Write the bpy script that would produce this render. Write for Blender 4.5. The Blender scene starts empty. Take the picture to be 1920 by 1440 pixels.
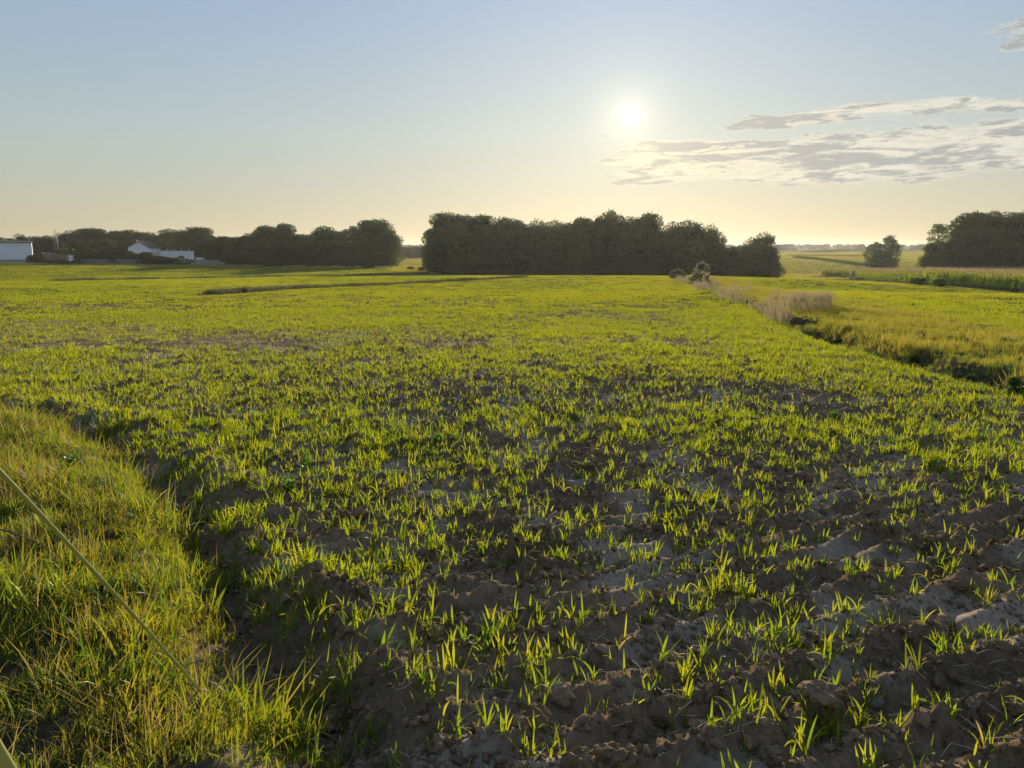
import bpy, math, random
import numpy as np
from mathutils import Vector, noise as mnoise

scene = bpy.context.scene
C = scene.collection
rad = math.radians
rng = np.random.default_rng(7)
random.seed(7)

# ------------------------------------------------------------------ camera
F = 1442.0                       # focal length of the photograph in its own pixels
PITCH = math.atan((720 - 470) / F)
CAM = np.array([0.0, 0.0, 1.65])
cam = bpy.data.cameras.new("camera")
cam.sensor_width = 36.0
cam.lens = F / 1920 * 36.0
cam.clip_start = 0.05
cam.clip_end = 20000
cam_ob = bpy.data.objects.new("camera", cam)
C.objects.link(cam_ob)
cam_ob.location = CAM
cam_ob.rotation_euler = (math.pi / 2 - PITCH, 0, 0)
scene.camera = cam_ob


def ray(px, py):
    u, v = (px - 960) / F, (720 - py) / F
    d = np.array([u, math.cos(PITCH) + v * math.sin(PITCH), -math.sin(PITCH) + v * math.cos(PITCH)])
    return d


def at(px, py, Y):
    d = ray(px, py)
    return CAM + d * (Y / d[1])


# ------------------------------------------------------------------ sky and sun
sd = ray(1180, 217)
sd = sd / np.linalg.norm(sd)
SUN_EL = math.asin(sd[2])
SUN_AZ = math.atan2(sd[0], sd[1])

world = bpy.data.worlds.new("World")
scene.world = world
world.use_nodes = True
nt = world.node_tree
nt.nodes.clear()


class G:
    """tiny node helper"""

    def __init__(self, tree):
        self.t = tree

    def n(self, kind, **kw):
        nd = self.t.nodes.new(kind)
        for k, v in kw.items():
            setattr(nd, k, v)
        return nd

    def link(self, a, b):
        self.t.links.new(a, b)

    def math(self, op, a, b=None, c=None, clamp=False):
        nd = self.n("ShaderNodeMath", operation=op, use_clamp=clamp)
        for i, v in enumerate((a, b, c)):
            if v is None:
                continue
            if isinstance(v, (int, float)):
                nd.inputs[i].default_value = v
            else:
                self.link(v, nd.inputs[i])
        return nd.outputs[0]

    def mix(self, fac, a, b, blend="MIX"):
        nd = self.n("ShaderNodeMix", data_type="RGBA", blend_type=blend)
        for s, v in ((nd.inputs[0], fac), (nd.inputs[6], a), (nd.inputs[7], b)):
            if isinstance(v, (int, float)):
                s.default_value = v
            elif isinstance(v, tuple):
                s.default_value = (*v, 1)[:4]
            else:
                self.link(v, s)
        return nd.outputs[2]

    def ramp(self, fac, stops, interp="LINEAR"):
        nd = self.n("ShaderNodeValToRGB")
        nd.color_ramp.interpolation = interp
        el = nd.color_ramp.elements
        while len(el) < len(stops):
            el.new(0.5)
        for e, (p, c) in zip(el, stops):
            e.position = p
            e.color = (*c, 1) if isinstance(c, tuple) else (c, c, c, 1)
        self.link(fac, nd.inputs[0])
        return nd.outputs[0]

    def sstep(self, v, a, b, lo=0.0, hi=1.0):
        nd = self.n("ShaderNodeMapRange", interpolation_type="SMOOTHSTEP")
        self.link(v, nd.inputs[0])
        for i, x in enumerate((a, b, lo, hi)):
            nd.inputs[1 + i].default_value = x
        return nd.outputs[0]

    def noise(self, vec, scale, detail=4, rough=0.5, lac=2.0, dist=0.0):
        nd = self.n("ShaderNodeTexNoise")
        if vec is not None:
            self.link(vec, nd.inputs["Vector"])
        nd.inputs["Scale"].default_value = scale
        nd.inputs["Detail"].default_value = detail
        nd.inputs["Roughness"].default_value = rough
        nd.inputs["Lacunarity"].default_value = lac
        nd.inputs["Distortion"].default_value = dist
        return nd.outputs[0]


def build_world():
    g = G(nt)
    sky = g.n("ShaderNodeTexSky", sky_type="NISHITA")
    sky.sun_disc = False
    sky.sun_elevation = SUN_EL
    sky.sun_rotation = SUN_AZ
    sky.altitude = 100
    sky.air_density = 1.0
    sky.dust_density = 0.5
    sky.ozone_density = 1.5
    tc = g.n("ShaderNodeTexCoord")
    sep = g.n("ShaderNodeSeparateXYZ")
    g.link(tc.outputs["Generated"], sep.inputs[0])
    x, y, z = sep.outputs
    # the hand phone's dynamic range: even out the physical sky
    gam = g.n("ShaderNodeGamma")
    gam.inputs[1].default_value = 0.3
    g.link(sky.outputs[0], gam.inputs[0])
    col = gam.outputs[0]
    hs = g.n("ShaderNodeHueSaturation")
    hs.inputs["Saturation"].default_value = SKY_SAT
    hs.inputs["Value"].default_value = SKY_VAL
    g.link(col, hs.inputs["Color"])
    col = hs.outputs[0]
    # angle from the sun (degrees)
    dot = g.n("ShaderNodeVectorMath", operation="DOT_PRODUCT")
    g.link(tc.outputs["Generated"], dot.inputs[0])
    dot.inputs[1].default_value = tuple(sd)
    ang = g.math("MULTIPLY", g.math("ARCCOSINE", g.math("MINIMUM", dot.outputs["Value"], 0.9999999)), 180 / math.pi)
    # azimuth / elevation in degrees, azimuth from +Y towards +X
    az = g.math("MULTIPLY", g.math("ARCTAN2", x, y), 180 / math.pi)
    el = g.math("MULTIPLY", g.math("ARCSINE", z), 180 / math.pi)
    # elevation balance: warm pale horizon, light blue above
    tint = g.ramp(g.math("DIVIDE", g.math("ADD", el, 0.0), 40.0, clamp=True), SKY_TINT)
    col = g.mix(1.0, col, tint, "MULTIPLY")
    # aureole round the sun
    def halo(width, amp, c):
        h = g.math("MULTIPLY", g.math("POWER", math.e, g.math("MULTIPLY", ang, -1.0 / width)), amp)
        m = g.n("ShaderNodeVectorMath", operation="SCALE")
        m.inputs[0].default_value = c
        g.link(h, m.inputs["Scale"])
        return m.outputs[0]
    def add(a, b):
        m = g.n("ShaderNodeVectorMath", operation="ADD")
        g.link(a, m.inputs[0]); g.link(b, m.inputs[1])
        return m.outputs[0]
    # ---- clouds: flat streaky stratocumulus, a bank to the right of the sun
    cv = g.n("ShaderNodeCombineXYZ")
    g.link(g.math("MULTIPLY", az, 0.22), cv.inputs[0])
    g.link(g.math("ADD", el, g.math("MULTIPLY", az, -0.03)), cv.inputs[1])
    n1 = g.noise(cv.outputs[0], 0.75, 7, 0.62, 2.1, 0.35)
    n2 = g.noise(cv.outputs[0], 2.1, 6, 0.66, 2.1, 0.5)
    cv3 = g.n("ShaderNodeCombineXYZ")
    g.link(g.math("MULTIPLY", az, 0.30), cv3.inputs[0])
    g.link(g.math("MULTIPLY", g.math("ADD", el, g.math("MULTIPLY", az, -0.02)), 1.9), cv3.inputs[1])
    n3 = g.noise(cv3.outputs[0], 0.95, 8, 0.64, 2.1, 0.8)
    nb = g.noise(cv.outputs[0], 0.42, 5, 0.6, 2.0, 0.3)
    def bank(az0, az1, e0, e1, slope, saz, sel):
        ec = g.math("ADD", el, g.math("MULTIPLY", g.math("SUBTRACT", nb, 0.5), 2.4))
        azn = g.math("ADD", az, g.math("ADD", g.math("MULTIPLY", g.math("SUBTRACT", n2, 0.5), 9.0), g.math("MULTIPLY", g.math("SUBTRACT", n3, 0.5), 8.0)))
        a = g.math("MULTIPLY", g.sstep(azn, az0 - saz, az0 + saz), g.sstep(azn, az1 - saz * 2, az1 + saz * 2, 1, 0))
        b = g.math("MULTIPLY", g.sstep(ec, e0 - sel, e0 + sel), g.sstep(ec, e1 - sel, e1 + sel, 1, 0))
        return g.math("MULTIPLY", a, b)
    b1 = bank(6.6, 64, 4.2, 8.1, 0.0, 2.0, 0.9)          # the main bank
    b2 = bank(14.8, 36, 8.1, 9.2, 0.0, 2.6, 0.5)        # the upper tongue
    b3 = bank(30.6, 44, 11.5, 13.2, 0.0, 1.2, 0.4)        # small puff
    b5 = bank(-40, 60, 0.7, 4.3, 0.0, 3, 0.8)             # faint streaks low over the horizon
    mask = g.math("MAXIMUM", g.math("MAXIMUM", b1, b2), g.math("MULTIPLY", b3, 0.85))
    mask = g.math("MAXIMUM", mask, g.math("MULTIPLY", b5, 0.36))
    dens = g.math("ADD", g.math("MULTIPLY", n1, 0.55), g.math("ADD", g.math("MULTIPLY", n2, 0.28), g.math("MULTIPLY", n3, 0.27)))
    thr = g.math("SUBTRACT", 0.88, g.math("MULTIPLY", mask, 0.47))
    cover = g.sstep(g.math("SUBTRACT", dens, thr), -0.005, 0.105)
    shade = g.math("ADD", g.math("MULTIPLY", n3, 0.70), g.math("ADD", g.math("MULTIPLY", n1, 0.45), g.math("MULTIPLY", n2, 0.15)))
    thick = g.math("MULTIPLY", g.sstep(shade, 0.60, 0.71), g.sstep(g.math("SUBTRACT", dens, thr), 0.02, 0.10))
    near = g.math("POWER", math.e, g.math("MULTIPLY", ang, -1.0 / 9.0))
    bright = g.mix(near, CLOUD_EDGE, (1.0, 0.84, 0.52))
    dark = g.mix(near, CLOUD_DARK, (0.62, 0.55, 0.44))
    cc = g.mix(thick, bright, dark)
    col = g.mix(g.math("MULTIPLY", cover, 0.88), col, cc)
    col = add(col, halo(1.5, 0.38, (1.0, 0.86, 0.54)))
    col = add(col, halo(7.0, 0.02, (1.0, 0.92, 0.74)))
    disc = g.sstep(ang, 0.30, 0.80, 1.0, 0.0)
    m = g.n("ShaderNodeVectorMath", operation="SCALE")
    m.inputs[0].default_value = (6.0, 5.6, 4.6)
    g.link(disc, m.inputs["Scale"])
    col = add(col, m.outputs[0])
    bg = g.n("ShaderNodeBackground")
    g.link(col, bg.inputs[0])
    bg.inputs[1].default_value = SKY_STRENGTH * 10
    out = g.n("ShaderNodeOutputWorld")
    g.link(bg.outputs[0], out.inputs[0])


SKY_STRENGTH = 0.08
SKY_SAT = 1.0
SKY_VAL = 0.36
SKY_TINT = [(0.0, (0.61, 0.57, 0.47)), (0.0625, (0.635, 0.615, 0.525)), (0.2, (0.635, 0.69, 0.69)), (0.5, (0.51, 0.64, 0.865)), (1.0, (0.46, 0.59, 0.89))]
CLOUD_EDGE = (0.60, 0.58, 0.50)
CLOUD_DARK = (0.29, 0.305, 0.31)
build_world()

sun = bpy.data.lights.new("sun", "SUN")
sun.energy = 5.0
sun.angle = rad(0.6)
sun.color = (1.0, 0.86, 0.62)
sun_ob = bpy.data.objects.new("sun", sun)
C.objects.link(sun_ob)
sun_ob.rotation_euler = Vector(sd).to_track_quat("Z", "Y").to_euler()
sun_ob.location = (0, 0, 60)

scene.view_settings.view_transform = "Standard"
scene.view_settings.look = "None"
scene.view_settings.gamma = 1.0
scene.view_settings.exposure = 0.70
cy = scene.cycles
cy.max_bounces = 6
cy.diffuse_bounces = 3
cy.transmission_bounces = 4
cy.volume_bounces = 0
cy.use_denoising = True
cy.sample_clamp_indirect = 4.0

# ------------------------------------------------------------------ helpers: noise, terrain
_perm = np.random.default_rng(3).permutation(1024).astype(np.int64)
_gang = np.random.default_rng(4).uniform(0, 2 * math.pi, 1024)
_gx, _gy = np.cos(_gang), np.sin(_gang)


def pn(x, y, seed=0):
    """2-D gradient noise, about -0.7..0.7"""
    x = np.asarray(x, float) + seed * 17.31
    y = np.asarray(y, float) - seed * 9.77
    xi, yi = np.floor(x).astype(np.int64), np.floor(y).astype(np.int64)
    fx, fy = x - xi, y - yi
    ux, uy = fx * fx * fx * (fx * (fx * 6 - 15) + 10), fy * fy * fy * (fy * (fy * 6 - 15) + 10)

    def gr(ix, iy, dx, dy):
        h = _perm[(_perm[ix & 1023] + iy) & 1023]
        return _gx[h] * dx + _gy[h] * dy
    a = gr(xi, yi, fx, fy)
    b = gr(xi + 1, yi, fx - 1, fy)
    c = gr(xi, yi + 1, fx, fy - 1)
    d = gr(xi + 1, yi + 1, fx - 1, fy - 1)
    return (a * (1 - ux) + b * ux) * (1 - uy) + (c * (1 - ux) + d * ux) * uy


def fbm(x, y, oct=4, seed=0, gain=0.5):
    s, a, f = 0.0, 1.0, 1.0
    for i in range(oct):
        s = s + a * pn(x * f, y * f, seed + i)
        a *= gain
        f *= 2.03
    return s


def smooth(a, b, v):
    t = np.clip((v - a) / (b - a), 0, 1)
    return t * t * (3 - 2 * t)


# broad lie of the land: through surveyed points (place in the picture, distance in metres)
ctrl = []
for y in (-400, -60, 0, 12, 30, 55):
    for x in (-60, -25, -8, 8, 25, 60):
        ctrl.append((x, y, -0.0235 * max(y, 0)))
for px, py, Y in [(-300, 492, 250), (30, 490.5, 245), (200, 493.5, 245), (400, 495, 240), (550, 499, 225),
                  (700, 501, 220), (800, 511, 195), (-300, 527, 110), (100, 524, 120), (420, 519, 135),
                  (700, 519, 120), (960, 518, 115), (1150, 517.5, 118), (1300, 518, 122), (1450, 521, 120),
                  (900, 519, 200), (1050, 524, 200), (1260, 525, 200), (1420, 525, 195), (1900, 547, 88),
                  (1750, 535, 118), (1600, 522, 185), (2150, 570, 70), (1850, 510, 230), (1650, 502, 290),
                  (1500, 512, 270), (1500, 484, 450), (1500, 474, 800), (1650, 484, 450), (1700, 471, 800),
                  (775, 504, 260), (775, 486, 450), (775, 475, 800), (200, 482, 400), (-200, 482, 400),
                  (100, 474, 900), (2300, 490, 420), (2300, 474, 900),
                  (-900, 465, 2000), (0, 465, 2000), (700, 465, 2000), (1400, 464, 2000), (1900, 464, 2000),
                  (2800, 465, 2000)]:
    ctrl.append(tuple(at(px, py, Y)))
ctrl = np.array(ctrl)
_cc = 18.0


def _phi(dx, dy):
    return np.sqrt(dx * dx + dy * dy + _cc * _cc)


_A = _phi(ctrl[:, None, 0] - ctrl[None, :, 0], ctrl[:, None, 1] - ctrl[None, :, 1])
_A = _A + np.eye(len(ctrl)) * -0.5
_A = np.block([[_A, np.ones((len(ctrl), 1))], [np.ones((1, len(ctrl))), np.zeros((1, 1))]])
_w = np.linalg.solve(_A, np.append(ctrl[:, 2], 0))


def zbase(x, y):
    x = np.asarray(x, float)
    y = np.asarray(y, float)
    if x.ndim == 0 and y.ndim == 0:
        return _w[-1] + np.dot(_w[:-1], np.sqrt((x - ctrl[:, 0]) ** 2 + (y - ctrl[:, 1]) ** 2 + _cc * _cc))
    z = np.full(np.broadcast(x, y).shape, _w[-1])
    for (cx, cy_, _), w in zip(ctrl, _w[:-1]):
        z = z + w * _phi(x - cx, y - cy_)
    return z


def hit(px, py, zf=None):
    """where the line of sight meets the broad terrain"""
    zf = zf or zbase
    d = ray(px, py)
    t = 0.5
    while t < 6000:
        p = CAM + d * t
        if p[2] < float(zf(p[0], p[1])):
            lo, hi = t / 1.03, t
            for _ in range(30):
                m = (lo + hi) / 2
                p = CAM + d * m
                if p[2] < float(zf(p[0], p[1])):
                    hi = m
                else:
                    lo = m
            return CAM + d * hi
        t *= 1.03
    return CAM + d * 6000


def sdist(x, y, pts):
    """signed distance to a polyline; positive on the right-hand side of its direction"""
    x = np.asarray(x, float)
    y = np.asarray(y, float)
    best = np.full(np.broadcast(x, y).shape, 1e18)
    sgn = np.ones_like(best)
    run = np.zeros_like(best)
    acc = 0.0
    for (ax, ay), (bx, by) in zip(pts[:-1], pts[1:]):
        dx, dy = bx - ax, by - ay
        L = math.hypot(dx, dy)
        t = np.clip(((x - ax) * dx + (y - ay) * dy) / (L * L), 0, 1)
        ex, ey = x - ax - t * dx, y - ay - t * dy
        d2 = ex * ex + ey * ey
        cr = dx * (y - ay) - dy * (x - ax)
        m = d2 < best
        best = np.where(m, d2, best)
        sgn = np.where(m, np.where(cr > 0, -1.0, 1.0), sgn)
        run = np.where(m, acc + t * L, run)
        acc += L
    return np.sqrt(best) * sgn, run


def line(pix):
    return [tuple(hit(px, py)[:2]) for px, py in pix]


# edge of the ditch on the crop's side (from near to far), verge edge, margins, maize front
DITCH = line([(1920, 752), (1700, 692), (1530, 642), (1440, 600), (1375, 566), (1330, 545), (1285, 525)])
_d0, _d1 = np.array(DITCH[0]), np.array(DITCH[1])
DITCH.insert(0, tuple(_d0 + (_d0 - _d1) * 2.5 + np.array([-1.0, 0.0])))
_d0, _d1 = np.array(DITCH[-1]), np.array(DITCH[-2])
DITCH.append(tuple(_d0 + (_d0 - _d1) / np.linalg.norm(_d0 - _d1) * 30))
VERGE = line([(525, 1600), (470, 1460), (400, 1340), (330, 1240), (308, 1110), (268, 985), (180, 878), (88, 815), (-30, 785), (-300, 730)])
MARG_B = line([(395, 553), (530, 543), (640, 537.5), (740, 533), (800, 529.5), (900, 524.5), (985, 520)])
MARG_A = line([(95, 527), (200, 525), (330, 523), (420, 520.5), (560, 518), (680, 516.5), (800, 514)])
MARG_C = line([(150, 511), (330, 509), (470, 508), (600, 507)])
MAIZE = line([(1520, 520), (1600, 522.5), (1750, 535), (1920, 548), (2150, 571)])
RIDGE_DIR = rad(26)


def field_masks(x, y):
    s, run = sdist(x, y, DITCH)
    v, _ = sdist(x, y, VERGE)          # negative inside the verge (left of the line)
    return s, v, run


def soil_relief(x, y):
    """clods and drill ridges of the tilled soil"""
    r = x * math.sin(RIDGE_DIR) - y * math.cos(RIDGE_DIR) + 0.10 * pn(x * 0.9, y * 0.9, 5)
    a = x * math.cos(RIDGE_DIR) + y * math.sin(RIDGE_DIR)
    rid = np.sin(r * math.pi / 0.235)
    rid = (1 - np.abs(rid) ** 1.4) * 1.6 - 0.5
    rid = rid * (0.75 + 0.6 * pn(a * 2.3, r * 1.6, 6))
    n1 = fbm(x * 3.1, y * 3.1, 3, 10)
    n2 = np.abs(fbm(x * 8.5, y * 8.5, 3, 20, 0.55))
    n3 = np.maximum(fbm(x * 5.2, y * 5.2, 2, 30) - 0.12, 0)
    n4 = pn(x * 38, y * 38, 41)
    bald = smooth(0.10, 0.38, fbm(x * 1.5, y * 1.5, 2, 50) + 0.10)
    n5 = np.abs(fbm(x * 19, y * 19, 2, 45, 0.6))
    top = 0.55 + 0.45 * np.clip(rid, -0.6, 1.0)
    return 0.036 * rid + 0.020 * n1 + top * (0.065 * n2 + 0.045 * n5 + 0.12 * n3 * n3 + 0.06 * n3) * (1.2 - 0.95 * bald) + 0.010 * n4 * (1.15 - bald)


def zground(x, y, fine=True):
    x = np.asarray(x, float)
    y = np.asarray(y, float)
    z = zbase(x, y)
    s, v, run = field_masks(x, y)
    near = 1 - smooth(160, 260, y)
    # ditch: steep on the crop's side, overhung and hummocky on the other
    wob = 0.25 * pn(run * 0.35, s * 0.2, 60)
    ss = s + wob
    prof = -0.52 * smooth(0.0, 0.55, ss) + 0.58 * smooth(0.75, 1.3, ss + 0.55 * pn(run * 0.55, 3.3, 61)) - 0.07 * smooth(2.6, 6.0, ss)
    prof = prof * np.clip(0.70 + 1.5 * pn(run * 0.33, 7.7, 62), 0.25, 1.25)
    z = z + prof * near * (1 - smooth(60, 120, y) * 0.5)
    hump = smooth(1.7, 2.6, s) * (1 - smooth(4.5, 7.0, s))
    z = z + hump * 0.10 * (fbm(x * 0.9, y * 0.9, 2, 70) + 0.3) * near
    # verge: a bank the photographer stands beside, with a furrow ploughed along its foot
    vw = v + 0.12 * pn(x * 1.6, y * 1.6, 80)
    bank = smooth(0.22, -0.18, vw)
    furrow = np.exp(-((vw - 0.28) / 0.125) ** 2)
    lump = np.exp(-((vw - 0.70) / 0.20) ** 2) * (0.5 + pn(x * 2.2, y * 2.2, 81))
    vis = (y > -3) & (y < 16)
    z = z + np.where(vis, bank * (0.13 + 0.06 * fbm(x * 1.3, y * 1.3, 2, 82)) - furrow * 0.19 * (0.75 + 1.2 * pn(x * 1.1, y * 1.1, 84)) + lump * 0.13, 0.0)
    crop = smooth(0.0, 0.3, vw) * smooth(0.0, -0.3, s)
    fade = 1 - smooth(30, 90, np.hypot(x, y))
    z = z + soil_relief(x, y) * crop * fade
    z = z + (1 - crop) * fade * 0.03 * fbm(x * 2.5, y * 2.5, 3, 90)
    z = z + (1 - fade) * 0.03 * fbm(x * 0.6, y * 0.6, 2, 95) * near
    return z


# ------------------------------------------------------------------ mesh helpers
def mesh_np(name, verts, faces_by_n, attrs=None, smooth_shade=False):
    """verts (N,3); faces_by_n: list of (M,k) int arrays"""
    me = bpy.data.meshes.new(name)
    verts = np.asarray(verts, np.float32)
    me.vertices.add(len(verts))
    me.vertices.foreach_set("co", verts.ravel())
    loops = np.concatenate([f.ravel() for f in faces_by_n]).astype(np.int32)
    tot = np.concatenate([np.full(len(f), f.shape[1], np.int32) for f in faces_by_n])
    start = np.concatenate([[0], np.cumsum(tot)[:-1]]).astype(np.int32)
    me.loops.add(len(loops))
    me.loops.foreach_set("vertex_index", loops)
    me.polygons.add(len(tot))
    me.polygons.foreach_set("loop_start", start)
    me.polygons.foreach_set("loop_total", tot)
    if smooth_shade:
        me.polygons.foreach_set("use_smooth", np.ones(len(tot), bool))
    for k, a in (attrs or {}).items():
        a = np.asarray(a, np.float32)
        if a.ndim == 1:
            at_ = me.attributes.new(k, "FLOAT", "POINT")
            at_.data.foreach_set("value", a)
        else:
            at_ = me.attributes.new(k, "FLOAT_COLOR", "POINT")
            at_.data.foreach_set("color", np.concatenate([a, np.ones((len(a), 1), np.float32)], 1).ravel())
    me.update(calc_edges=True)
    me.validate()
    return me


def obj(name, me, mat=None, parent=None, loc=None, link=True):
    o = bpy.data.objects.new(name, me)
    if mat is not None and not me.materials:
        me.materials.append(mat)
    if link:
        C.objects.link(o)
    if parent is not None:
        o.parent = parent
    if loc is not None:
        o.location = loc
    return o


def tag(o, label, cat, group=None):
    o["label"] = label
    o["category"] = cat
    if group:
        o["group"] = group
    return o


def empty(name, loc=(0, 0, 0), rz=0.0, scale=None):
    o = bpy.data.objects.new(name, None)
    o.empty_display_size = 0.2
    C.objects.link(o)
    o.location = loc
    o.rotation_euler = (0, 0, rz)
    if scale is not None:
        o.scale = scale
    return o


class MB:
    """collects boxes, tubes and quads into one mesh"""

    def __init__(self):
        self.v, self.f = [], []

    def add(self, vs, fs):
        b = len(self.v)
        self.v += [tuple(p) for p in vs]
        self.f += [tuple(i + b for i in q) for q in fs]

    def box(self, x0, x1, y0, y1, z0, z1):
        self.add([(x, y, z) for z in (z0, z1) for y in (y0, y1) for x in (x0, x1)],
                 [(0, 2, 3, 1), (4, 5, 7, 6), (0, 1, 5, 4), (2, 6, 7, 3), (0, 4, 6, 2), (1, 3, 7, 5)])

    def tube(self, pts, radii, n=6, cap=True):
        pts = [Vector(p) for p in pts]
        b = len(self.v)
        up = Vector((0.31, 0.17, 0.93))
        for i, p in enumerate(pts):
            t = (pts[min(i + 1, len(pts) - 1)] - pts[max(i - 1, 0)]).normalized()
            a = t.cross(up if abs(t.dot(up)) < 0.95 else Vector((1, 0, 0))).normalized()
            c = t.cross(a)
            for k in range(n):
                w = 2 * math.pi * k / n
                self.v.append(tuple(p + (a * math.cos(w) + c * math.sin(w)) * radii[i]))
        for i in range(len(pts) - 1):
            for k in range(n):
                k2 = (k + 1) % n
                self.f.append((b + i * n + k, b + i * n + k2, b + (i + 1) * n + k2, b + (i + 1) * n + k))
        if cap:
            self.f.append(tuple(b + k for k in range(n))[::-1])
            self.f.append(tuple(b + (len(pts) - 1) * n + k for k in range(n)))

    def mesh(self, name, smooth_shade=False):
        me = bpy.data.meshes.new(name)
        me.from_pydata(self.v, [], self.f)
        if smooth_shade:
            me.polygons.foreach_set("use_smooth", np.ones(len(me.polygons), bool))
        me.update()
        return me


def blades(n, base, azim, length, width, lean, curl, segs=4, twist=None, hue=None, taper=1.5, r=None):
    """n curved grass blades -> verts, quads, 'hue' and 't' attributes"""
    r = r or rng
    base = np.asarray(base, float).reshape(n, 3)
    t = np.linspace(0, 1, segs + 1)
    th = lean[:, None] + curl[:, None] * t[None, :] ** 1.3
    step = length[:, None] / segs
    dh = np.sin(th) * step
    dz = np.cos(th) * step
    h = np.concatenate([np.zeros((n, 1)), np.cumsum(dh[:, :-1], 1)], 1)
    zz = np.concatenate([np.zeros((n, 1)), np.cumsum(dz[:, :-1], 1)], 1)
    ca, sa = np.cos(azim)[:, None], np.sin(azim)[:, None]
    cx = base[:, 0:1] + h * ca
    cy_ = base[:, 1:2] + h * sa
    cz = base[:, 2:3] + zz
    w = width[:, None] * 0.5 * np.clip((0.45 + 2.2 * t) * (1 - t ** taper), 0, 1)[None, :]
    w[:, -1] = width * 0.03
    tw = (twist if twist is not None else np.zeros(n))[:, None] * (0.3 + t[None, :])
    wx = -sa * np.cos(tw) + ca * np.sin(tw) * np.cos(th)
    wy = ca * np.cos(tw) + sa * np.sin(tw) * np.cos(th)
    wz = -np.sin(tw) * np.sin(th)
    L = np.stack([cx - wx * w, cy_ - wy * w, cz - wz * w], -1)
    R = np.stack([cx + wx * w, cy_ + wy * w, cz + wz * w], -1)
    verts = np.stack([L, R], 2).reshape(-1, 3)
    m = (segs + 1) * 2
    q = np.array([[2 * i, 2 * i + 1, 2 * i + 3, 2 * i + 2] for i in range(segs)])
    faces = (np.arange(n)[:, None, None] * m + q[None]).reshape(-1, 4)
    if hue is None:
        hue = r.random(n)
    hu = np.repeat(hue, m)
    tt = np.tile(np.repeat(t, 2), n)
    return verts, faces, hu, tt


def merge(parts):
    vs, fs, hs, ts, off = [], [], [], [], 0
    for v, f, h, t in parts:
        vs.append(v); fs.append(f + off); hs.append(h); ts.append(t)
        off += len(v)
    return np.concatenate(vs), np.concatenate(fs), np.concatenate(hs), np.concatenate(ts)


# ------------------------------------------------------------------ materials
def new_mat(name):
    m = bpy.data.materials.new(name)
    m.use_nodes = True
    m.node_tree.nodes.clear()
    return m, G(m.node_tree)


def leaf_mat(name, cols, tcols, trans=0.5, gloss=0.06, rough=0.45, usehue=True, spread=0.25):
    """thin leaf: diffuse front, light shining through; cols/tcols are ramps over hue"""
    m, g = new_mat(name)
    oi = g.n("ShaderNodeObjectInfo")
    if usehue:
        at_ = g.n("ShaderNodeAttribute", attribute_name="hue")
        fac = g.math("ADD", g.math("MULTIPLY", at_.outputs["Fac"], 1 - spread), g.math("MULTIPLY", oi.outputs["Random"], spread))
    else:
        fac = oi.outputs["Random"]
    n = len(cols)
    pos = [i / (n - 1) if n > 1 else 0 for i in range(n)]
    c1 = g.ramp(fac, list(zip(pos, cols)))
    c2 = g.ramp(fac, list(zip(pos, tcols)))
    d = g.n("ShaderNodeBsdfDiffuse")
    g.link(c1, d.inputs[0])
    t = g.n("ShaderNodeBsdfTranslucent")
    g.link(c2, t.inputs[0])
    mx = g.n("ShaderNodeMixShader")
    mx.inputs[0].default_value = trans
    g.link(d.outputs[0], mx.inputs[1])
    g.link(t.outputs[0], mx.inputs[2])
    gl = g.n("ShaderNodeBsdfGlossy")
    gl.inputs["Roughness"].default_value = rough
    gl.inputs["Color"].default_value = (0.9, 0.95, 0.85, 1)
    mx2 = g.n("ShaderNodeMixShader")
    mx2.inputs[0].default_value = gloss
    g.link(mx.outputs[0], mx2.inputs[1])
    g.link(gl.outputs[0], mx2.inputs[2])
    o = g.n("ShaderNodeOutputMaterial")
    g.link(mx2.outputs[0], o.inputs[0])
    return m


def solid_mat(name, col, var=0.25, scale=3.0, rough=0.9, bump=0.0, bscale=20.0, spec=0.2, metal=0.0):
    m, g = new_mat(name)
    tc = g.n("ShaderNodeTexCoord")
    f = g.noise(tc.outputs["Object"], scale, 6, 0.6)
    c = g.mix(f, tuple(x * (1 - var) for x in col), tuple(min(1, x * (1 + var)) for x in col))
    b = g.n("ShaderNodeBsdfPrincipled")
    g.link(c, b.inputs["Base Color"])
    b.inputs["Roughness"].default_value = rough
    b.inputs["Specular IOR Level"].default_value = spec
    b.inputs["Metallic"].default_value = metal
    if bump:
        bn = g.n("ShaderNodeBump")
        bn.inputs["Strength"].default_value = bump
        bn.inputs["Distance"].default_value = 0.02
        g.link(g.noise(tc.outputs["Object"], bscale, 5, 0.6), bn.inputs["Height"])
        g.link(bn.outputs[0], b.inputs["Normal"])
    o = g.n("ShaderNodeOutputMaterial")
    g.link(b.outputs[0], o.inputs[0])
    return m


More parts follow.
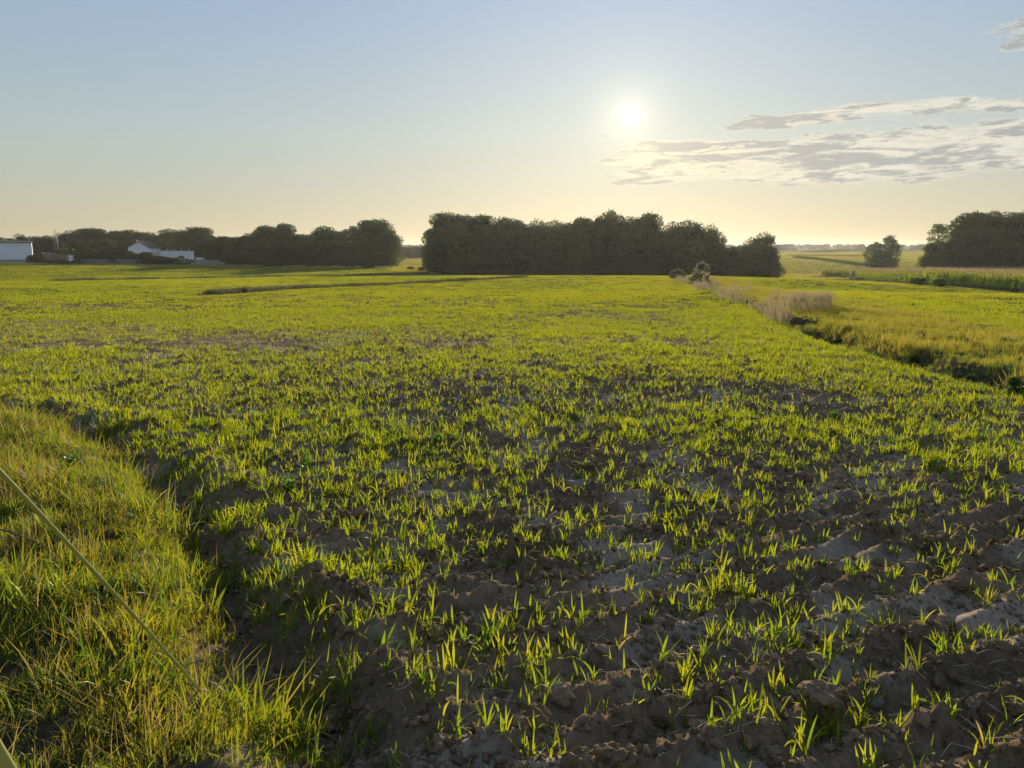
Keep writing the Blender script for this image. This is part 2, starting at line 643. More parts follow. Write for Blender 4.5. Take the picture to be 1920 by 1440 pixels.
def soil_mat(name, use_attr):
    m, g = new_mat(name)
    tc = g.n("ShaderNodeTexCoord")
    geo = g.n("ShaderNodeNewGeometry")
    pos = geo.outputs["Position"]
    n1 = g.noise(pos, 1.3, 6, 0.6)
    n2 = g.noise(pos, 22, 7, 0.7)
    n3 = g.noise(pos, 140, 4, 0.7)
    if use_attr:
        a = g.n("ShaderNodeAttribute", attribute_name="tone")
        base = a.outputs["Color"]
    else:
        base = g.mix(g.n("ShaderNodeObjectInfo").outputs["Random"], (0.17, 0.112, 0.06), (0.36, 0.255, 0.15))
    f = g.math("ADD", g.math("MULTIPLY", n1, 0.5), g.math("ADD", g.math("MULTIPLY", n2, 0.8), g.math("MULTIPLY", n3, 0.5)))
    k = g.sstep(f, 0.55, 1.25, 0.55, 1.5)
    mul = g.n("ShaderNodeVectorMath", operation="SCALE")
    g.link(base, mul.inputs[0]); g.link(k, mul.inputs["Scale"])
    b = g.n("ShaderNodeBsdfPrincipled")
    g.link(mul.outputs[0], b.inputs["Base Color"])
    b.inputs["Roughness"].default_value = 0.95
    b.inputs["Specular IOR Level"].default_value = 0.0
    b1 = g.n("ShaderNodeBump"); b1.inputs["Strength"].default_value = 0.9; b1.inputs["Distance"].default_value = 0.03
    g.link(n2, b1.inputs["Height"])
    b2 = g.n("ShaderNodeBump"); b2.inputs["Strength"].default_value = 0.8; b2.inputs["Distance"].default_value = 0.006
    g.link(n3, b2.inputs["Height"]); g.link(b1.outputs[0], b2.inputs["Normal"])
    g.link(b2.outputs[0], b.inputs["Normal"])
    o = g.n("ShaderNodeOutputMaterial")
    g.link(b.outputs[0], o.inputs[0])
    return m


M = {}
M["ground"] = soil_mat("soil_and_fields", True)
M["clod"] = soil_mat("soil_clod", False)
M["crop"] = leaf_mat("cereal_leaf",
                     [(0.04, 0.10, 0.010), (0.09, 0.14, 0.012), (0.13, 0.16, 0.014), (0.17, 0.17, 0.016), (0.24, 0.15, 0.03)],
                     [(0.10, 0.22, 0.008), (0.30, 0.37, 0.009), (0.42, 0.43, 0.011), (0.49, 0.43, 0.013), (0.52, 0.32, 0.03)], 0.56, gloss=0.022)
M["verge"] = leaf_mat("verge_grass_leaf",
                      [(0.03, 0.08, 0.012), (0.09, 0.14, 0.015), (0.16, 0.17, 0.02), (0.22, 0.17, 0.03), (0.30, 0.22, 0.08)],
                      [(0.05, 0.15, 0.008), (0.20, 0.29, 0.010), (0.34, 0.34, 0.012), (0.42, 0.31, 0.016), (0.38, 0.28, 0.10)], 0.52, gloss=0.03)
M["dry"] = leaf_mat("dry_grass_leaf",
                    [(0.06, 0.08, 0.02), (0.11, 0.11, 0.03), (0.17, 0.14, 0.05), (0.22, 0.16, 0.08)],
                    [(0.20, 0.26, 0.018), (0.35, 0.33, 0.025), (0.42, 0.33, 0.04), (0.42, 0.29, 0.08)], 0.56, gloss=0.02)
M["plume"] = leaf_mat("reed_plume", [(0.15, 0.115, 0.065), (0.22, 0.17, 0.10)], [(0.27, 0.21, 0.11), (0.38, 0.30, 0.18)], 0.5)
M["weed"] = leaf_mat("weed_leaf", [(0.035, 0.08, 0.02), (0.06, 0.11, 0.02)], [(0.10, 0.22, 0.02), (0.20, 0.32, 0.02)], 0.5)
M["brown"] = leaf_mat("dock_leaf", [(0.06, 0.05, 0.03), (0.12, 0.07, 0.035)], [(0.10, 0.08, 0.03), (0.20, 0.10, 0.04)], 0.4)
M["tree"] = leaf_mat("tree_leaf", [(0.020, 0.040, 0.012), (0.036, 0.068, 0.018), (0.06, 0.095, 0.022)],
                     [(0.02, 0.05, 0.008), (0.06, 0.11, 0.012), (0.12, 0.17, 0.018)], 0.45, gloss=0.03, spread=0.55)
M["willow"] = leaf_mat("grey_shrub_leaf", [(0.12, 0.125, 0.065), (0.18, 0.17, 0.09)], [(0.27, 0.26, 0.12), (0.36, 0.33, 0.16)], 0.5)
M["maize"] = leaf_mat("maize_leaf", [(0.035, 0.09, 0.015), (0.07, 0.13, 0.02), (0.14, 0.14, 0.03)],
                      [(0.16, 0.34, 0.015), (0.42, 0.46, 0.02), (0.56, 0.46, 0.05)], 0.55)
M["tassel"] = leaf_mat("maize_tassel", [(0.20, 0.15, 0.07), (0.26, 0.20, 0.10)], [(0.34, 0.26, 0.12), (0.42, 0.32, 0.16)], 0.45)
M["bark"] = solid_mat("bark", (0.07, 0.055, 0.04), 0.4, 4, 0.95, 0.6, 12)
M["straw"] = solid_mat("straw", (0.45, 0.36, 0.23), 0.35, 8, 0.75)
M["stem"] = leaf_mat("green_stem", [(0.26, 0.28, 0.11), (0.33, 0.34, 0.15)], [(0.42, 0.45, 0.14), (0.5, 0.5, 0.19)], 0.45, usehue=False)
M["stone"] = solid_mat("stone", (0.22, 0.19, 0.155), 0.35, 18, 0.85, 0.5, 60)
M["render_white"] = solid_mat("white_render", (0.80, 0.80, 0.80), 0.06, 0.6, 0.9)
M["render_side"] = solid_mat("lit_yellow_render", (0.50, 0.48, 0.40), 0.08, 0.6, 0.9)  # yellowish light on the store's receding side, put into the colour
M["plinth"] = solid_mat("grey_plinth", (0.28, 0.28, 0.27), 0.15, 1.5, 0.9)
M["roof_red"] = solid_mat("red_roof_tiles", (0.11, 0.07, 0.058), 0.3, 2, 0.85, 0.5, 6)
M["roof_dark"] = solid_mat("dark_roof_felt", (0.05, 0.05, 0.055), 0.3, 2, 0.8)
M["roof_tin"] = solid_mat("pale_tin_roof", (0.50, 0.52, 0.55), 0.1, 2, 0.45, metal=0.4)
M["wood_grey"] = solid_mat("weathered_wood", (0.17, 0.16, 0.14), 0.35, 2.5, 0.95)
M["concrete"] = solid_mat("concrete_panel", (0.30, 0.30, 0.29), 0.2, 1.2, 0.95)
M["steel"] = solid_mat("galvanised_steel", (0.30, 0.32, 0.33), 0.15, 3, 0.6, metal=0.3)
M["glass"] = solid_mat("dark_window_glass", (0.03, 0.035, 0.04), 0.2, 1, 0.15, spec=0.6)
M["brownwall"] = solid_mat("brown_shed_wall", (0.16, 0.13, 0.09), 0.3, 2, 0.95)


# ------------------------------------------------------------------ the ground: one sheet to the horizon
def grow(start, stop, d0, k, kfar=0.09, far=120):
    out, v = [start], start
    while v < stop:
        v += max(d0, (k if v < far else kfar) * v)
        out.append(v)
    return out


xs = grow(0, 7000, 0.0135, 0.0095, 0.08, 40)
xs = np.array([-v for v in xs[:0:-1]] + xs)
ys = np.array([-600, -200, -60, -20, -8, -3, -1, 0, 0.6] + grow(1.2, 9000, 0.012, 0.0065, 0.045, 45))
GX, GY = np.meshgrid(xs, ys)
gz = zground(GX.ravel(), GY.ravel())


def bare_amount(x, y):
    """0 = closed crop, 1 = mostly bare soil"""
    s, v, _ = field_masks(x, y)
    n = fbm(x * 0.55, y * 0.42, 3, 110)
    mid = fbm(x * 0.06, y * 0.17, 3, 120)
    d = np.hypot(x, y)
    b = 0.32 * smooth(14.0, 5.0, d) + 0.40 * smooth(60, 12, d)
    fine = pn(x * 1.7, y * 1.4, 115)
    b = b + (0.95 * n + 0.75 * fine) * smooth(62, 8, d) + 0.95 * mid * smooth(85, 20, d)
    b = b - 0.75 * smooth(-3.2, -0.8, s) - 0.30 * smooth(-1.6, -3.2, x - 0.18 * y) * smooth(2.5, 4.5, y) * smooth(15, 9, y) - 0.45 * smooth(1.7, 0.5, v) * (y < 14)
    return np.clip(b, 0, 1)


def ground_tone(x, y):
    s, v, _ = field_masks(x, y)
    d = np.hypot(x, y)
    n = fbm(x * 0.7, y * 0.7, 3, 130)
    soil = np.stack([0.235 + 0.12 * n, 0.165 + 0.082 * n, 0.095 + 0.048 * n], -1)
    sand = smooth(0.10, 0.38, fbm(x * 1.5, y * 1.5, 2, 50) + 0.10)[:, None]   # dry sandy flats between the clods
    soil = soil * (1 - sand) + np.array([0.37, 0.285, 0.195]) * sand
    green = np.array([0.085, 0.095, 0.018])
    bare = bare_amount(x, y)
    k = (smooth(12, 50, d) * (1 - bare) * 0.85)[:, None]
    c = soil * (1 - k) + green * k
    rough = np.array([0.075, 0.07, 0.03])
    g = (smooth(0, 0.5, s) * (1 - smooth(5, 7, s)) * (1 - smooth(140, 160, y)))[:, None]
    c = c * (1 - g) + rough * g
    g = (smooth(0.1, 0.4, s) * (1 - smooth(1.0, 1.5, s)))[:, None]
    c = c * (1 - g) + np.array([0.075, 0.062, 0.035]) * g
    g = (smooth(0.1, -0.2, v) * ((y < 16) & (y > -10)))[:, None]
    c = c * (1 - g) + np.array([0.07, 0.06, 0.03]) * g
    # fields beyond the crop
    far = smooth(175, 190, y + 0.0 * x)[:, None]
    stripe = np.floor((y * 0.9 + x * 0.25 + 30 * pn(x * 0.004, y * 0.004, 140)) / 130.0)
    pal = np.array([[0.17, 0.19, 0.075], [0.22, 0.20, 0.10], [0.12, 0.15, 0.05], [0.20, 0.20, 0.09]])
    fc = pal[(stripe.astype(int)) % 4]
    c = c * (1 - far) + fc * far
    lf = ((x < -25) & (y > 150)).astype(float)[:, None] * (1 - smooth(215, 235, y))[:, None]
    c = c * (1 - lf) + np.array([0.11, 0.12, 0.02]) * lf
    return np.clip(c, 0.01, 1)


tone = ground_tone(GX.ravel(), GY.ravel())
nx, ny = len(xs), len(ys)
ii = (np.arange(ny - 1)[:, None] * nx + np.arange(nx - 1)[None, :]).ravel()
gf = np.stack([ii, ii + 1, ii + nx + 1, ii + nx], 1)
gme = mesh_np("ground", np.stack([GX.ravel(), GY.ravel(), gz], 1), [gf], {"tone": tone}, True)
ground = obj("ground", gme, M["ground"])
ground["kind"] = "structure"
print("ground quads", len(gf))

# haze: the evening air between here and the hills
hb = MB()
hb.box(-3900, 3900, -60, 3600, -60, 27)
hme = hb.mesh("haze")
hm, hg = new_mat("evening_haze")
pv = hg.n("ShaderNodeVolumePrincipled")
pv.inputs["Color"].default_value = (0.92, 0.91, 0.90, 1)
pv.inputs["Density"].default_value = 0.00009
pv.inputs["Anisotropy"].default_value = 0.5
ho = hg.n("ShaderNodeOutputMaterial")
hg.link(pv.outputs[0], ho.inputs["Volume"])
haze = obj("haze", hme, hm)
haze["kind"] = "stuff"


# ------------------------------------------------------------------ scatter (uncountable growth only)
def gn_scatter(name, pts, rotz, scl, idx, protos, label, tilt=None):
    """one object whose geometry nodes spread prototype tufts on its points"""
    me = bpy.data.meshes.new(name)
    pts = np.asarray(pts, np.float32)
    n = len(pts)
    me.vertices.add(n)
    me.vertices.foreach_set("co", pts.ravel())
    rot = np.zeros((n, 3), np.float32)
    rot[:, 2] = rotz
    if tilt is not None:
        rot[:, 0], rot[:, 1] = tilt[:, 0], tilt[:, 1]
    a = me.attributes.new("rot", "FLOAT_VECTOR", "POINT"); a.data.foreach_set("vector", rot.ravel())
    scl = np.asarray(scl, np.float32)
    if scl.ndim == 1:
        scl = np.repeat(scl[:, None], 3, 1)
    a = me.attributes.new("scl", "FLOAT_VECTOR", "POINT"); a.data.foreach_set("vector", scl.astype(np.float32).ravel())
    a = me.attributes.new("idx", "INT", "POINT"); a.data.foreach_set("value", np.asarray(idx, np.int32))
    me.update()
    o = obj(name, me)
    col = bpy.data.collections.new("kinds_" + name)
    for i, (pm, mt) in enumerate(protos):
        po = bpy.data.objects.new(f"{name}_kind_{i:03d}", pm)
        if not pm.materials:
            pm.materials.append(mt)
        col.objects.link(po)
    ng = bpy.data.node_groups.new(name, "GeometryNodeTree")
    ng.interface.new_socket("Geometry", in_out="INPUT", socket_type="NodeSocketGeometry")
    ng.interface.new_socket("Geometry", in_out="OUTPUT", socket_type="NodeSocketGeometry")
    N = ng.nodes
    gi, go = N.new("NodeGroupInput"), N.new("NodeGroupOutput")
    ci = N.new("GeometryNodeCollectionInfo")
    ci.inputs["Collection"].default_value = col
    ci.inputs["Separate Children"].default_value = True
    ci.inputs["Reset Children"].default_value = True
    ip = N.new("GeometryNodeInstanceOnPoints")
    ip.inputs["Pick Instance"].default_value = True

    def named(nm, ty):
        nd = N.new("GeometryNodeInputNamedAttribute")
        nd.data_type = ty
        nd.inputs[0].default_value = nm
        return nd.outputs[0]
    e2r = N.new("FunctionNodeEulerToRotation")
    L = ng.links.new
    L(gi.outputs[0], ip.inputs["Points"])
    L(ci.outputs[0], ip.inputs["Instance"])
    L(named("idx", "INT"), ip.inputs["Instance Index"])
    L(named("rot", "FLOAT_VECTOR"), e2r.inputs[0])
    L(e2r.outputs[0], ip.inputs["Rotation"])
    L(named("scl", "FLOAT_VECTOR"), ip.inputs["Scale"])
    L(ip.outputs[0], go.inputs[0])
    md = o.modifiers.new("scatter", "NODES")
    md.node_group = ng
    o["kind"] = "stuff"
    if label:
        o["label"] = label
    return o


def sector(n, d0, d1, half=0.80, power=0.0, r=rng):
    """random points of a view-wide sector; power 0 = even per area, 1 = thinning with distance"""
    u = r.random(n)
    e = 2 - power
    d = (d0 ** e + u * (d1 ** e - d0 ** e)) ** (1 / e) if e != 0 else d0 * (d1 / d0) ** u
    a = r.uniform(-half, half, n)
    return d * np.sin(a), d * np.cos(a)


def sector_area(d0, d1, half=0.80):
    return half * (d1 * d1 - d0 * d0)


# ---- prototypes: cereal seedlings
def seedling(r, nplants, hscale=1.0, spread=0.03, segs=5, wmul=1.0, yellow=0.06, h0=0.27):
    parts = []
    for _ in range(nplants):
        n = int(r.integers(2, 5))
        b = np.zeros((n, 3))
        b[:, :2] = r.normal(0, spread, 2)
        b[:, 2] = -0.012
        az = r.uniform(0, 2 * math.pi) + np.arange(n) * 2.6 + r.normal(0, 0.4, n)
        ln = r.uniform(0.06, 0.132, n) * hscale
        wd = r.uniform(0.0048, 0.0088, n) * wmul
        lean = r.uniform(0.02, 0.35, n)
        curl = np.where(r.random(n) < 0.30, r.uniform(1.2, 2.6, n), r.uniform(0.05, 0.75, n))
        hue = np.clip(r.normal(h0, 0.19, n), 0, 0.8)  # wide spread: darker blades stand in for shaded leaf sides
        hue = np.where(r.random(n) < yellow, r.uniform(0.85, 1.0, n), hue)
        parts.append(blades(n, b, az, ln, wd, lean, curl, segs, r.normal(0, 0.7, n), hue, 1.7, r))
    return merge(parts)


def as_mesh(name, p):
    v, f, h, t = p
    return mesh_np(name, v, [f], {"hue": h, "t": t})


r2 = np.random.default_rng(21)
SEED_NEAR = [as_mesh("cereal_seedling", seedling(r2, n, hs)) for n, hs in
             [(1, 1.0), (1, 0.8), (1, .9), (1, 1.15), (2, .9), (2, 1.0), (2, .8), (2, 1.1), (3, .9), (3, 1.0), (3, .85), (3, 1.1),
              (4, .95), (5, 1.1), (6, 1.0), (8, 1.05)]]
SEED_MID = [as_mesh("cereal_tuft", seedling(r2, n, 0.85, 0.06, 3, .9, .06, h)) for n, h in ((3, .2), (3, .24), (3, .28), (4, .31), (3, .34), (4, .38), (4, .43), (5, .48))]
SEED_FAR = [as_mesh("cereal_patch", seedling(r2, n, 1.0, 0.22, 2, 2.6, .05, h)) for n, h in ((14, .28), (16, .34), (18, .39), (18, .43), (20, .48), (18, .54))]


def crop_ok(x, y):
    s, v, _ = field_masks(x, y)
    sA, _ = sdist(x, y, MARG_A)
    sB, _ = sdist(x, y, MARG_B)
    ok = ((s < 0.02) & ((v > 0.36 + 0.16 * pn(x * 2, y * 2, 151)) | (y > 14)) & (np.abs(sB) > 1.2) & (np.abs(sA) > 1.5))
    sm, _ = sdist(x, y, MAIZE)
    ok |= (s > 6.0 + 0.8 * pn(x * .3, y * .3, 150)) & (sm > 0.9) & (y < 190)
    return ok


def row_snap(x, y, k):
    """draw plants towards their drill rows"""
    r = x * math.sin(RIDGE_DIR) - y * math.cos(RIDGE_DIR)
    q = 0.1175
    off = (np.round(r / q) * q - r) * k
    return x + off * math.sin(RIDGE_DIR), y - off * math.cos(RIDGE_DIR)


SEED_PICK = np.array([0, 0, 0, 1, 1, 1, 1, 2, 2, 2, 2, 3, 0, 1, 2, 3, 0, 1, 2, 4, 4, 5, 5, 6, 6, 7, 7, 8, 9, 10, 11, 12, 13, 14])
# nearest seedlings: things of their own; those farther off: one growth
cx, cyy = sector(32000, 1.7, 9.0, 0.85)
cx, cyy = row_snap(cx, cyy, 0.78)
keep = crop_ok(cx, cyy) & (rng.random(len(cx)) < (1.04 - 0.88 * bare_amount(cx, cyy)) * (0.42 + 0.58 * smooth(2.0, 5.0, np.hypot(cx, cyy))) * (0.35 + 0.65 * smooth(-0.3, 0.3, pn(cx * 2.6, cyy * 2.6, 117))))
cx, cyy = cx[keep], cyy[keep]
# clumpiness
dd = np.hypot(cx, cyy)
order = np.argsort(dd)
cx, cyy, dd = cx[order], cyy[order], dd[order]
cz = zground(cx, cyy)
uu = cx / np.maximum(cyy, 0.1)
inview = (np.abs(uu) < 0.72) & (dd > 2.0)
first = np.where(inview)[0][:290]
fset = set(first.tolist())
for k, i in enumerate(first):
    me = SEED_NEAR[int(SEED_PICK[int(rng.integers(0, len(SEED_PICK)))])]
    o = obj("cereal_seedling", me, M["crop"], None, (cx[i], cyy[i], cz[i] - 0.004))
    o.rotation_euler = (rng.normal(0, .1), rng.normal(0, .1), rng.uniform(0, 6.28))
    sc = rng.uniform(0.85, 1.25)
    o.scale = (sc, sc, sc)
    ki = SEED_NEAR.index(me)
    if ki < 4:
        tag(o, "single cereal seedling with a few narrow green leaves on bare soil", "seedling", "single cereal seedlings on the foreground soil")
    elif ki < 8:
        tag(o, "pair of young cereal seedlings sprouting together from the brown soil", "seedling", "paired cereal seedlings on the foreground soil")
    elif ki < 13:
        tag(o, "small tuft of young cereal leaves on the brown soil", "seedling", "small cereal tufts on the foreground soil")
    else:
        tag(o, "thick bushy tuft of young cereal leaves on the brown soil", "seedling", "thick cereal tufts on the foreground soil")
rest = np.array([i for i in range(len(cx)) if i not in fset])
gn_scatter("young_cereal_near", np.stack([cx[rest], cyy[rest], cz[rest] - .004], 1), rng.uniform(0, 6.28, len(rest)),
           rng.uniform(0.75, 1.2, len(rest)), SEED_PICK[rng.integers(0, len(SEED_PICK), len(rest))], [(m_, M["crop"]) for m_ in SEED_NEAR],
           "young cereal crop growing in thin rows on the near soil")

cx, cyy = sector(76000, 9.0, 32.0, 0.80, 0.45)
cx, cyy = row_snap(cx, cyy, 0.45)
keep = crop_ok(cx, cyy) & (rng.random(len(cx)) < 1.02 - 0.93 * bare_amount(cx, cyy))
cx, cyy = cx[keep], cyy[keep]
n = len(cx)
sc = rng.uniform(0.75, 1.3, n)
gn_scatter("young_cereal_middle", np.stack([cx, cyy, zground(cx, cyy) - .004], 1), rng.uniform(0, 6.28, n), sc,
           np.clip(4 + 7 * fbm(cx * .18, cyy * .12, 2, 119) + rng.normal(0, 1.5, n), 0, 7).astype(int), [(m_, M["crop"]) for m_ in SEED_MID], "closed stand of young cereal crop across the field")
print("middle crop", n)
cx, cyy = sector(52000, 30.0, 235.0, 0.78, 1.1)
keep = crop_ok(cx, cyy) & (rng.random(len(cx)) < 1.03 - 0.9 * bare_amount(cx, cyy)) & ((cyy < 150) | (cx < -20)) & ((np.abs((cx - .18 * cyy + 3) % 15 - 7.5) > .35) | (rng.random(len(cx)) < .45))
cx, cyy = cx[keep], cyy[keep]
n = len(cx)
d = np.hypot(cx, cyy)
s1 = rng.uniform(0.8, 1.2, n)
k = 1 + smooth(40, 200, d) * 1.6
gn_scatter("young_cereal_far", np.stack([cx, cyy, zground(cx, cyy) - .01], 1), rng.uniform(0, 6.28, n),
           np.stack([s1 * k, s1 * k, s1 * (0.85 + .5 * fbm(cx * .09, cyy * .05, 2, 122))], 1),
           np.clip(3 + 5 * fbm(cx * .06, cyy * .035, 3, 121) + 1.2 * np.sin((cx - .18 * cyy) * 2.1) * (cyy < 110) + rng.normal(0, 1.0, n), 0, 5).astype(int), [(m_, M["crop"]) for m_ in SEED_FAR], "bright yellow green young cereal covering the far field")
print("far crop", n)


# ---- verge grass
def grass_tuft(r, n, hmin, hmax, w, spread, hue0, hsd, lean=0.5, curl=1.1, segs=4):
    b = np.zeros((n, 3))
    b[:, :2] = r.normal(0, spread, (n, 2))
    b[:, 2] = -0.015
    return blades(n, b, r.uniform(0, 6.28, n), r.uniform(hmin, hmax, n), r.uniform(.6, 1.2, n) * w, np.abs(r.normal(0, lean, n)),
                  np.abs(r.normal(0.2, curl, n)), segs, r.normal(0, .6, n), np.clip(r.normal(hue0, hsd, n), 0, 1), 1.5, r)


r3 = np.random.default_rng(33)
VG = [as_mesh("verge_tuft", grass_tuft(r3, 24, .05, .125, .0066, .04, h, .13, .4, .9)) for h in (.30, .38, .45, .52, .6, .68)]
VG += [as_mesh("verge_tuft_tall", grass_tuft(r3, 12, .12, .24, .0078, .03, h, .12, .4, 1.0)) for h in (.15, .3, .45)]
VG += [as_mesh("verge_thatch", grass_tuft(r3, 12, .12, .28, .0035, .05, .93, .08, 1.0, .6)) for _ in range(2)]
n = 40000
vx, vy = rng.uniform(-9.5, 0.3, n), rng.uniform(1.1, 11.5, n)
keep = (vx / vy > -1.0)
vx, vy = vx[keep], vy[keep]
_, vv, _ = field_masks(vx, vy)
vwn = vv + 0.10 * pn(vx * 2.2, vy * 2.2, 160)
keep = ((vwn < 0.24) | ((vwn < 1.1) & (fbm(vx * 1.7, vy * 1.7, 2, 177) > 0.24 + 0.30 * vwn + 0.5 * (vy < 2.7)))) & (rng.random(len(vx)) < .45 + .9 * smooth(-.45, .15, fbm(vx * 2.0, vy * 2.0, 2, 176)))
vx, vy, vv = vx[keep], vy[keep], vv[keep]
n = len(vx)
edge = smooth(-0.9, -0.1, vv)
pat = fbm(vx * 1.1, vy * 1.1, 3, 170)
kind = np.zeros(n, int)
q = rng.random(n)
kind = np.clip((0.7 + 2.0 * edge + 3.4 * pat + rng.normal(0, 1.0, n)), 0, 5).astype(int)
kind = np.where(q < 0.10, rng.integers(6, 9, n), kind)
kind = np.where((q > 0.84 - 0.34 * (pat > 0.05) * (1 - edge)), rng.integers(9, 11, n), kind)
sc = rng.uniform(.6, 1.15, n) * (0.55 + 0.65 * smooth(-0.35, 0.4, fbm(vx * 1.6, vy * 1.6, 2, 175)))
gn_scatter("verge_grass", np.stack([vx, vy, zground(vx, vy)], 1), rng.uniform(0, 6.28, n), sc, kind, [(m_, M["verge"]) for m_ in VG],
           "shaggy yellow green grass on the field verge")
print("verge", n)

# ---- crumbs of soil and bits of straw (uncountable)
def blob(seed, sub, rough, flat=0.75):
    import bmesh
    bm = bmesh.new()
    bmesh.ops.create_icosphere(bm, subdivisions=sub, radius=1.0)
    off = Vector((seed * 3.7, seed * 1.3, -seed * 2.1))
    for v in bm.verts:
        p = v.co.copy()
        k = 1 + rough * (0.7 * mnoise.noise(p * 1.3 + off) + 0.45 * mnoise.noise(p * 2.9 + off) + 0.28 * mnoise.noise(p * 6.5 + off) + 0.16 * mnoise.noise(p * 13 + off))
        v.co = p * k
        v.co.z *= flat
    me = bpy.data.meshes.new("soil_clod")
    bm.to_mesh(me)
    bm.free()
    return me


CRUMB = [blob(i, 1 if i < 3 else 2, 0.9, 0.7) for i in range(6)]
cx, cyy = sector(130000, 1.6, 13.0, 0.78, 0.8)
s_, v_, _ = field_masks(cx, cyy)
cl = fbm(cx * 2.3, cyy * 2.3, 3, 180) + 0.20 * (1 - np.abs(np.sin((cx * math.sin(RIDGE_DIR) - cyy * math.cos(RIDGE_DIR) + 0.10 * pn(cx * .9, cyy * .9, 5)) * math.pi / 0.235)) * 1.6)
keep = (v_ > 0.1) & (s_ < -0.1) & (cl + rng.normal(0, .2, len(cx)) > 0.04)
cx, cyy = cx[keep], cyy[keep]
n = len(cx)
sz = np.exp(rng.normal(math.log(0.0074), 0.6, n)).clip(.002, .032)
gn_scatter("soil_crumbs", np.stack([cx, cyy, zground(cx, cyy) + sz * .25], 1), rng.uniform(0, 6.28, n), sz, rng.integers(0, 6, n),
           [(m_, M["clod"]) for m_ in CRUMB], "loose crumbs of dry brown soil", rng.uniform(-1, 1, (n, 2)))

CLOD = [blob(20 + i, 3, 0.85, 0.70) for i in range(9)]
cx, cyy = sector(900, 2.0, 8.5, 0.62, 0.9)
s_, v_, _ = field_masks(cx, cyy)
keep = (v_ > 0.35) & (s_ < -0.5)
cx, cyy = cx[keep][:210], cyy[keep][:210]
n = len(cx)
cz = zground(cx, cyy)
sz = np.exp(rng.normal(math.log(0.029), 0.42, n)).clip(.014, .075)
for i in range(n):
    o = obj("soil_clod", CLOD[i % len(CLOD)], M["clod"], None, (cx[i], cyy[i], cz[i] + sz[i] * .18))
    o.rotation_euler = (rng.normal(0, .35), rng.normal(0, .35), rng.uniform(0, 6.28))
    o.scale = (sz[i] * rng.uniform(.8, 1.4), sz[i] * rng.uniform(.8, 1.2), sz[i] * rng.uniform(.7, 1.1))
    if sz[i] > 0.042:
        tag(o, "large lumpy clod of brown earth lying among the seedlings", "clod", "large clods on the bare soil")
    else:
        tag(o, "small lump of brown earth lying among the seedlings", "clod", "small clods on the bare soil")

# straw
def straw_mesh(r):
    m = MB()
    L = r.uniform(.06, .17)
    bend = r.normal(0, .02)
    rr = r.uniform(.0011, .0020)
    m.tube([(-L / 2, 0, 0), (-L / 6, bend * .6, .004), (L / 6, bend, .003), (L / 2, 0, r.uniform(-.004, .012))], [rr, rr, rr, rr * .8], 5)
    return m.mesh("straw_stalk")


STRAW = [straw_mesh(rng) for _ in range(10)]
cx, cyy = sector(1700, 1.9, 9.0, 0.75, 0.7)
s_, v_, _ = field_masks(cx, cyy)
keep = (v_ > 0.15) & (s_ < -0.3)
cx, cyy = cx[keep], cyy[keep]
cz = zground(cx, cyy)
inv = np.where((np.abs(cx / cyy) < .66) & (np.hypot(cx, cyy) < 4.6))[0][:120]
for i in inv:
    o = obj("straw_stalk", STRAW[int(i) % 10], M["straw"], None, (cx[i], cyy[i], cz[i] + .006))
    o.rotation_euler = (rng.normal(0, .25), rng.normal(0, .25), rng.uniform(0, 6.28))
    tag(o, "dry straw stalk lying on the bare soil", "straw", "straw stalks on the near soil")
rest = np.setdiff1d(np.arange(len(cx)), inv)
gn_scatter("straw_litter", np.stack([cx[rest], cyy[rest], cz[rest] + .006], 1), rng.uniform(0, 6.28, len(rest)), rng.uniform(.8, 1.3, len(rest)),
           rng.integers(0, 10, len(rest)), [(m_, M["straw"]) for m_ in STRAW], "scattered straw litter", rng.normal(0, .25, (len(rest), 2)))

# stones
STN = [blob(60 + i, 2, 0.25, 0.7) for i in range(3)]
for px, py, s in [(1640, 1330, .028), (1130, 1110, .026), (1507, 890, .03), (905, 650, .05), (1830, 1365, .02), (705, 905, .025)]:
    p = hit(px, py)
    o = obj("stone", STN[int(px) % 3], M["stone"], None, (p[0], p[1], float(zground(p[0], p[1])) + s * .25))
    o.scale = (s * 1.3, s, s)
    o.rotation_euler = (0, 0, px)
    tag(o, "smooth grey stone half sunk in the soil", "stone", "stones in the field")


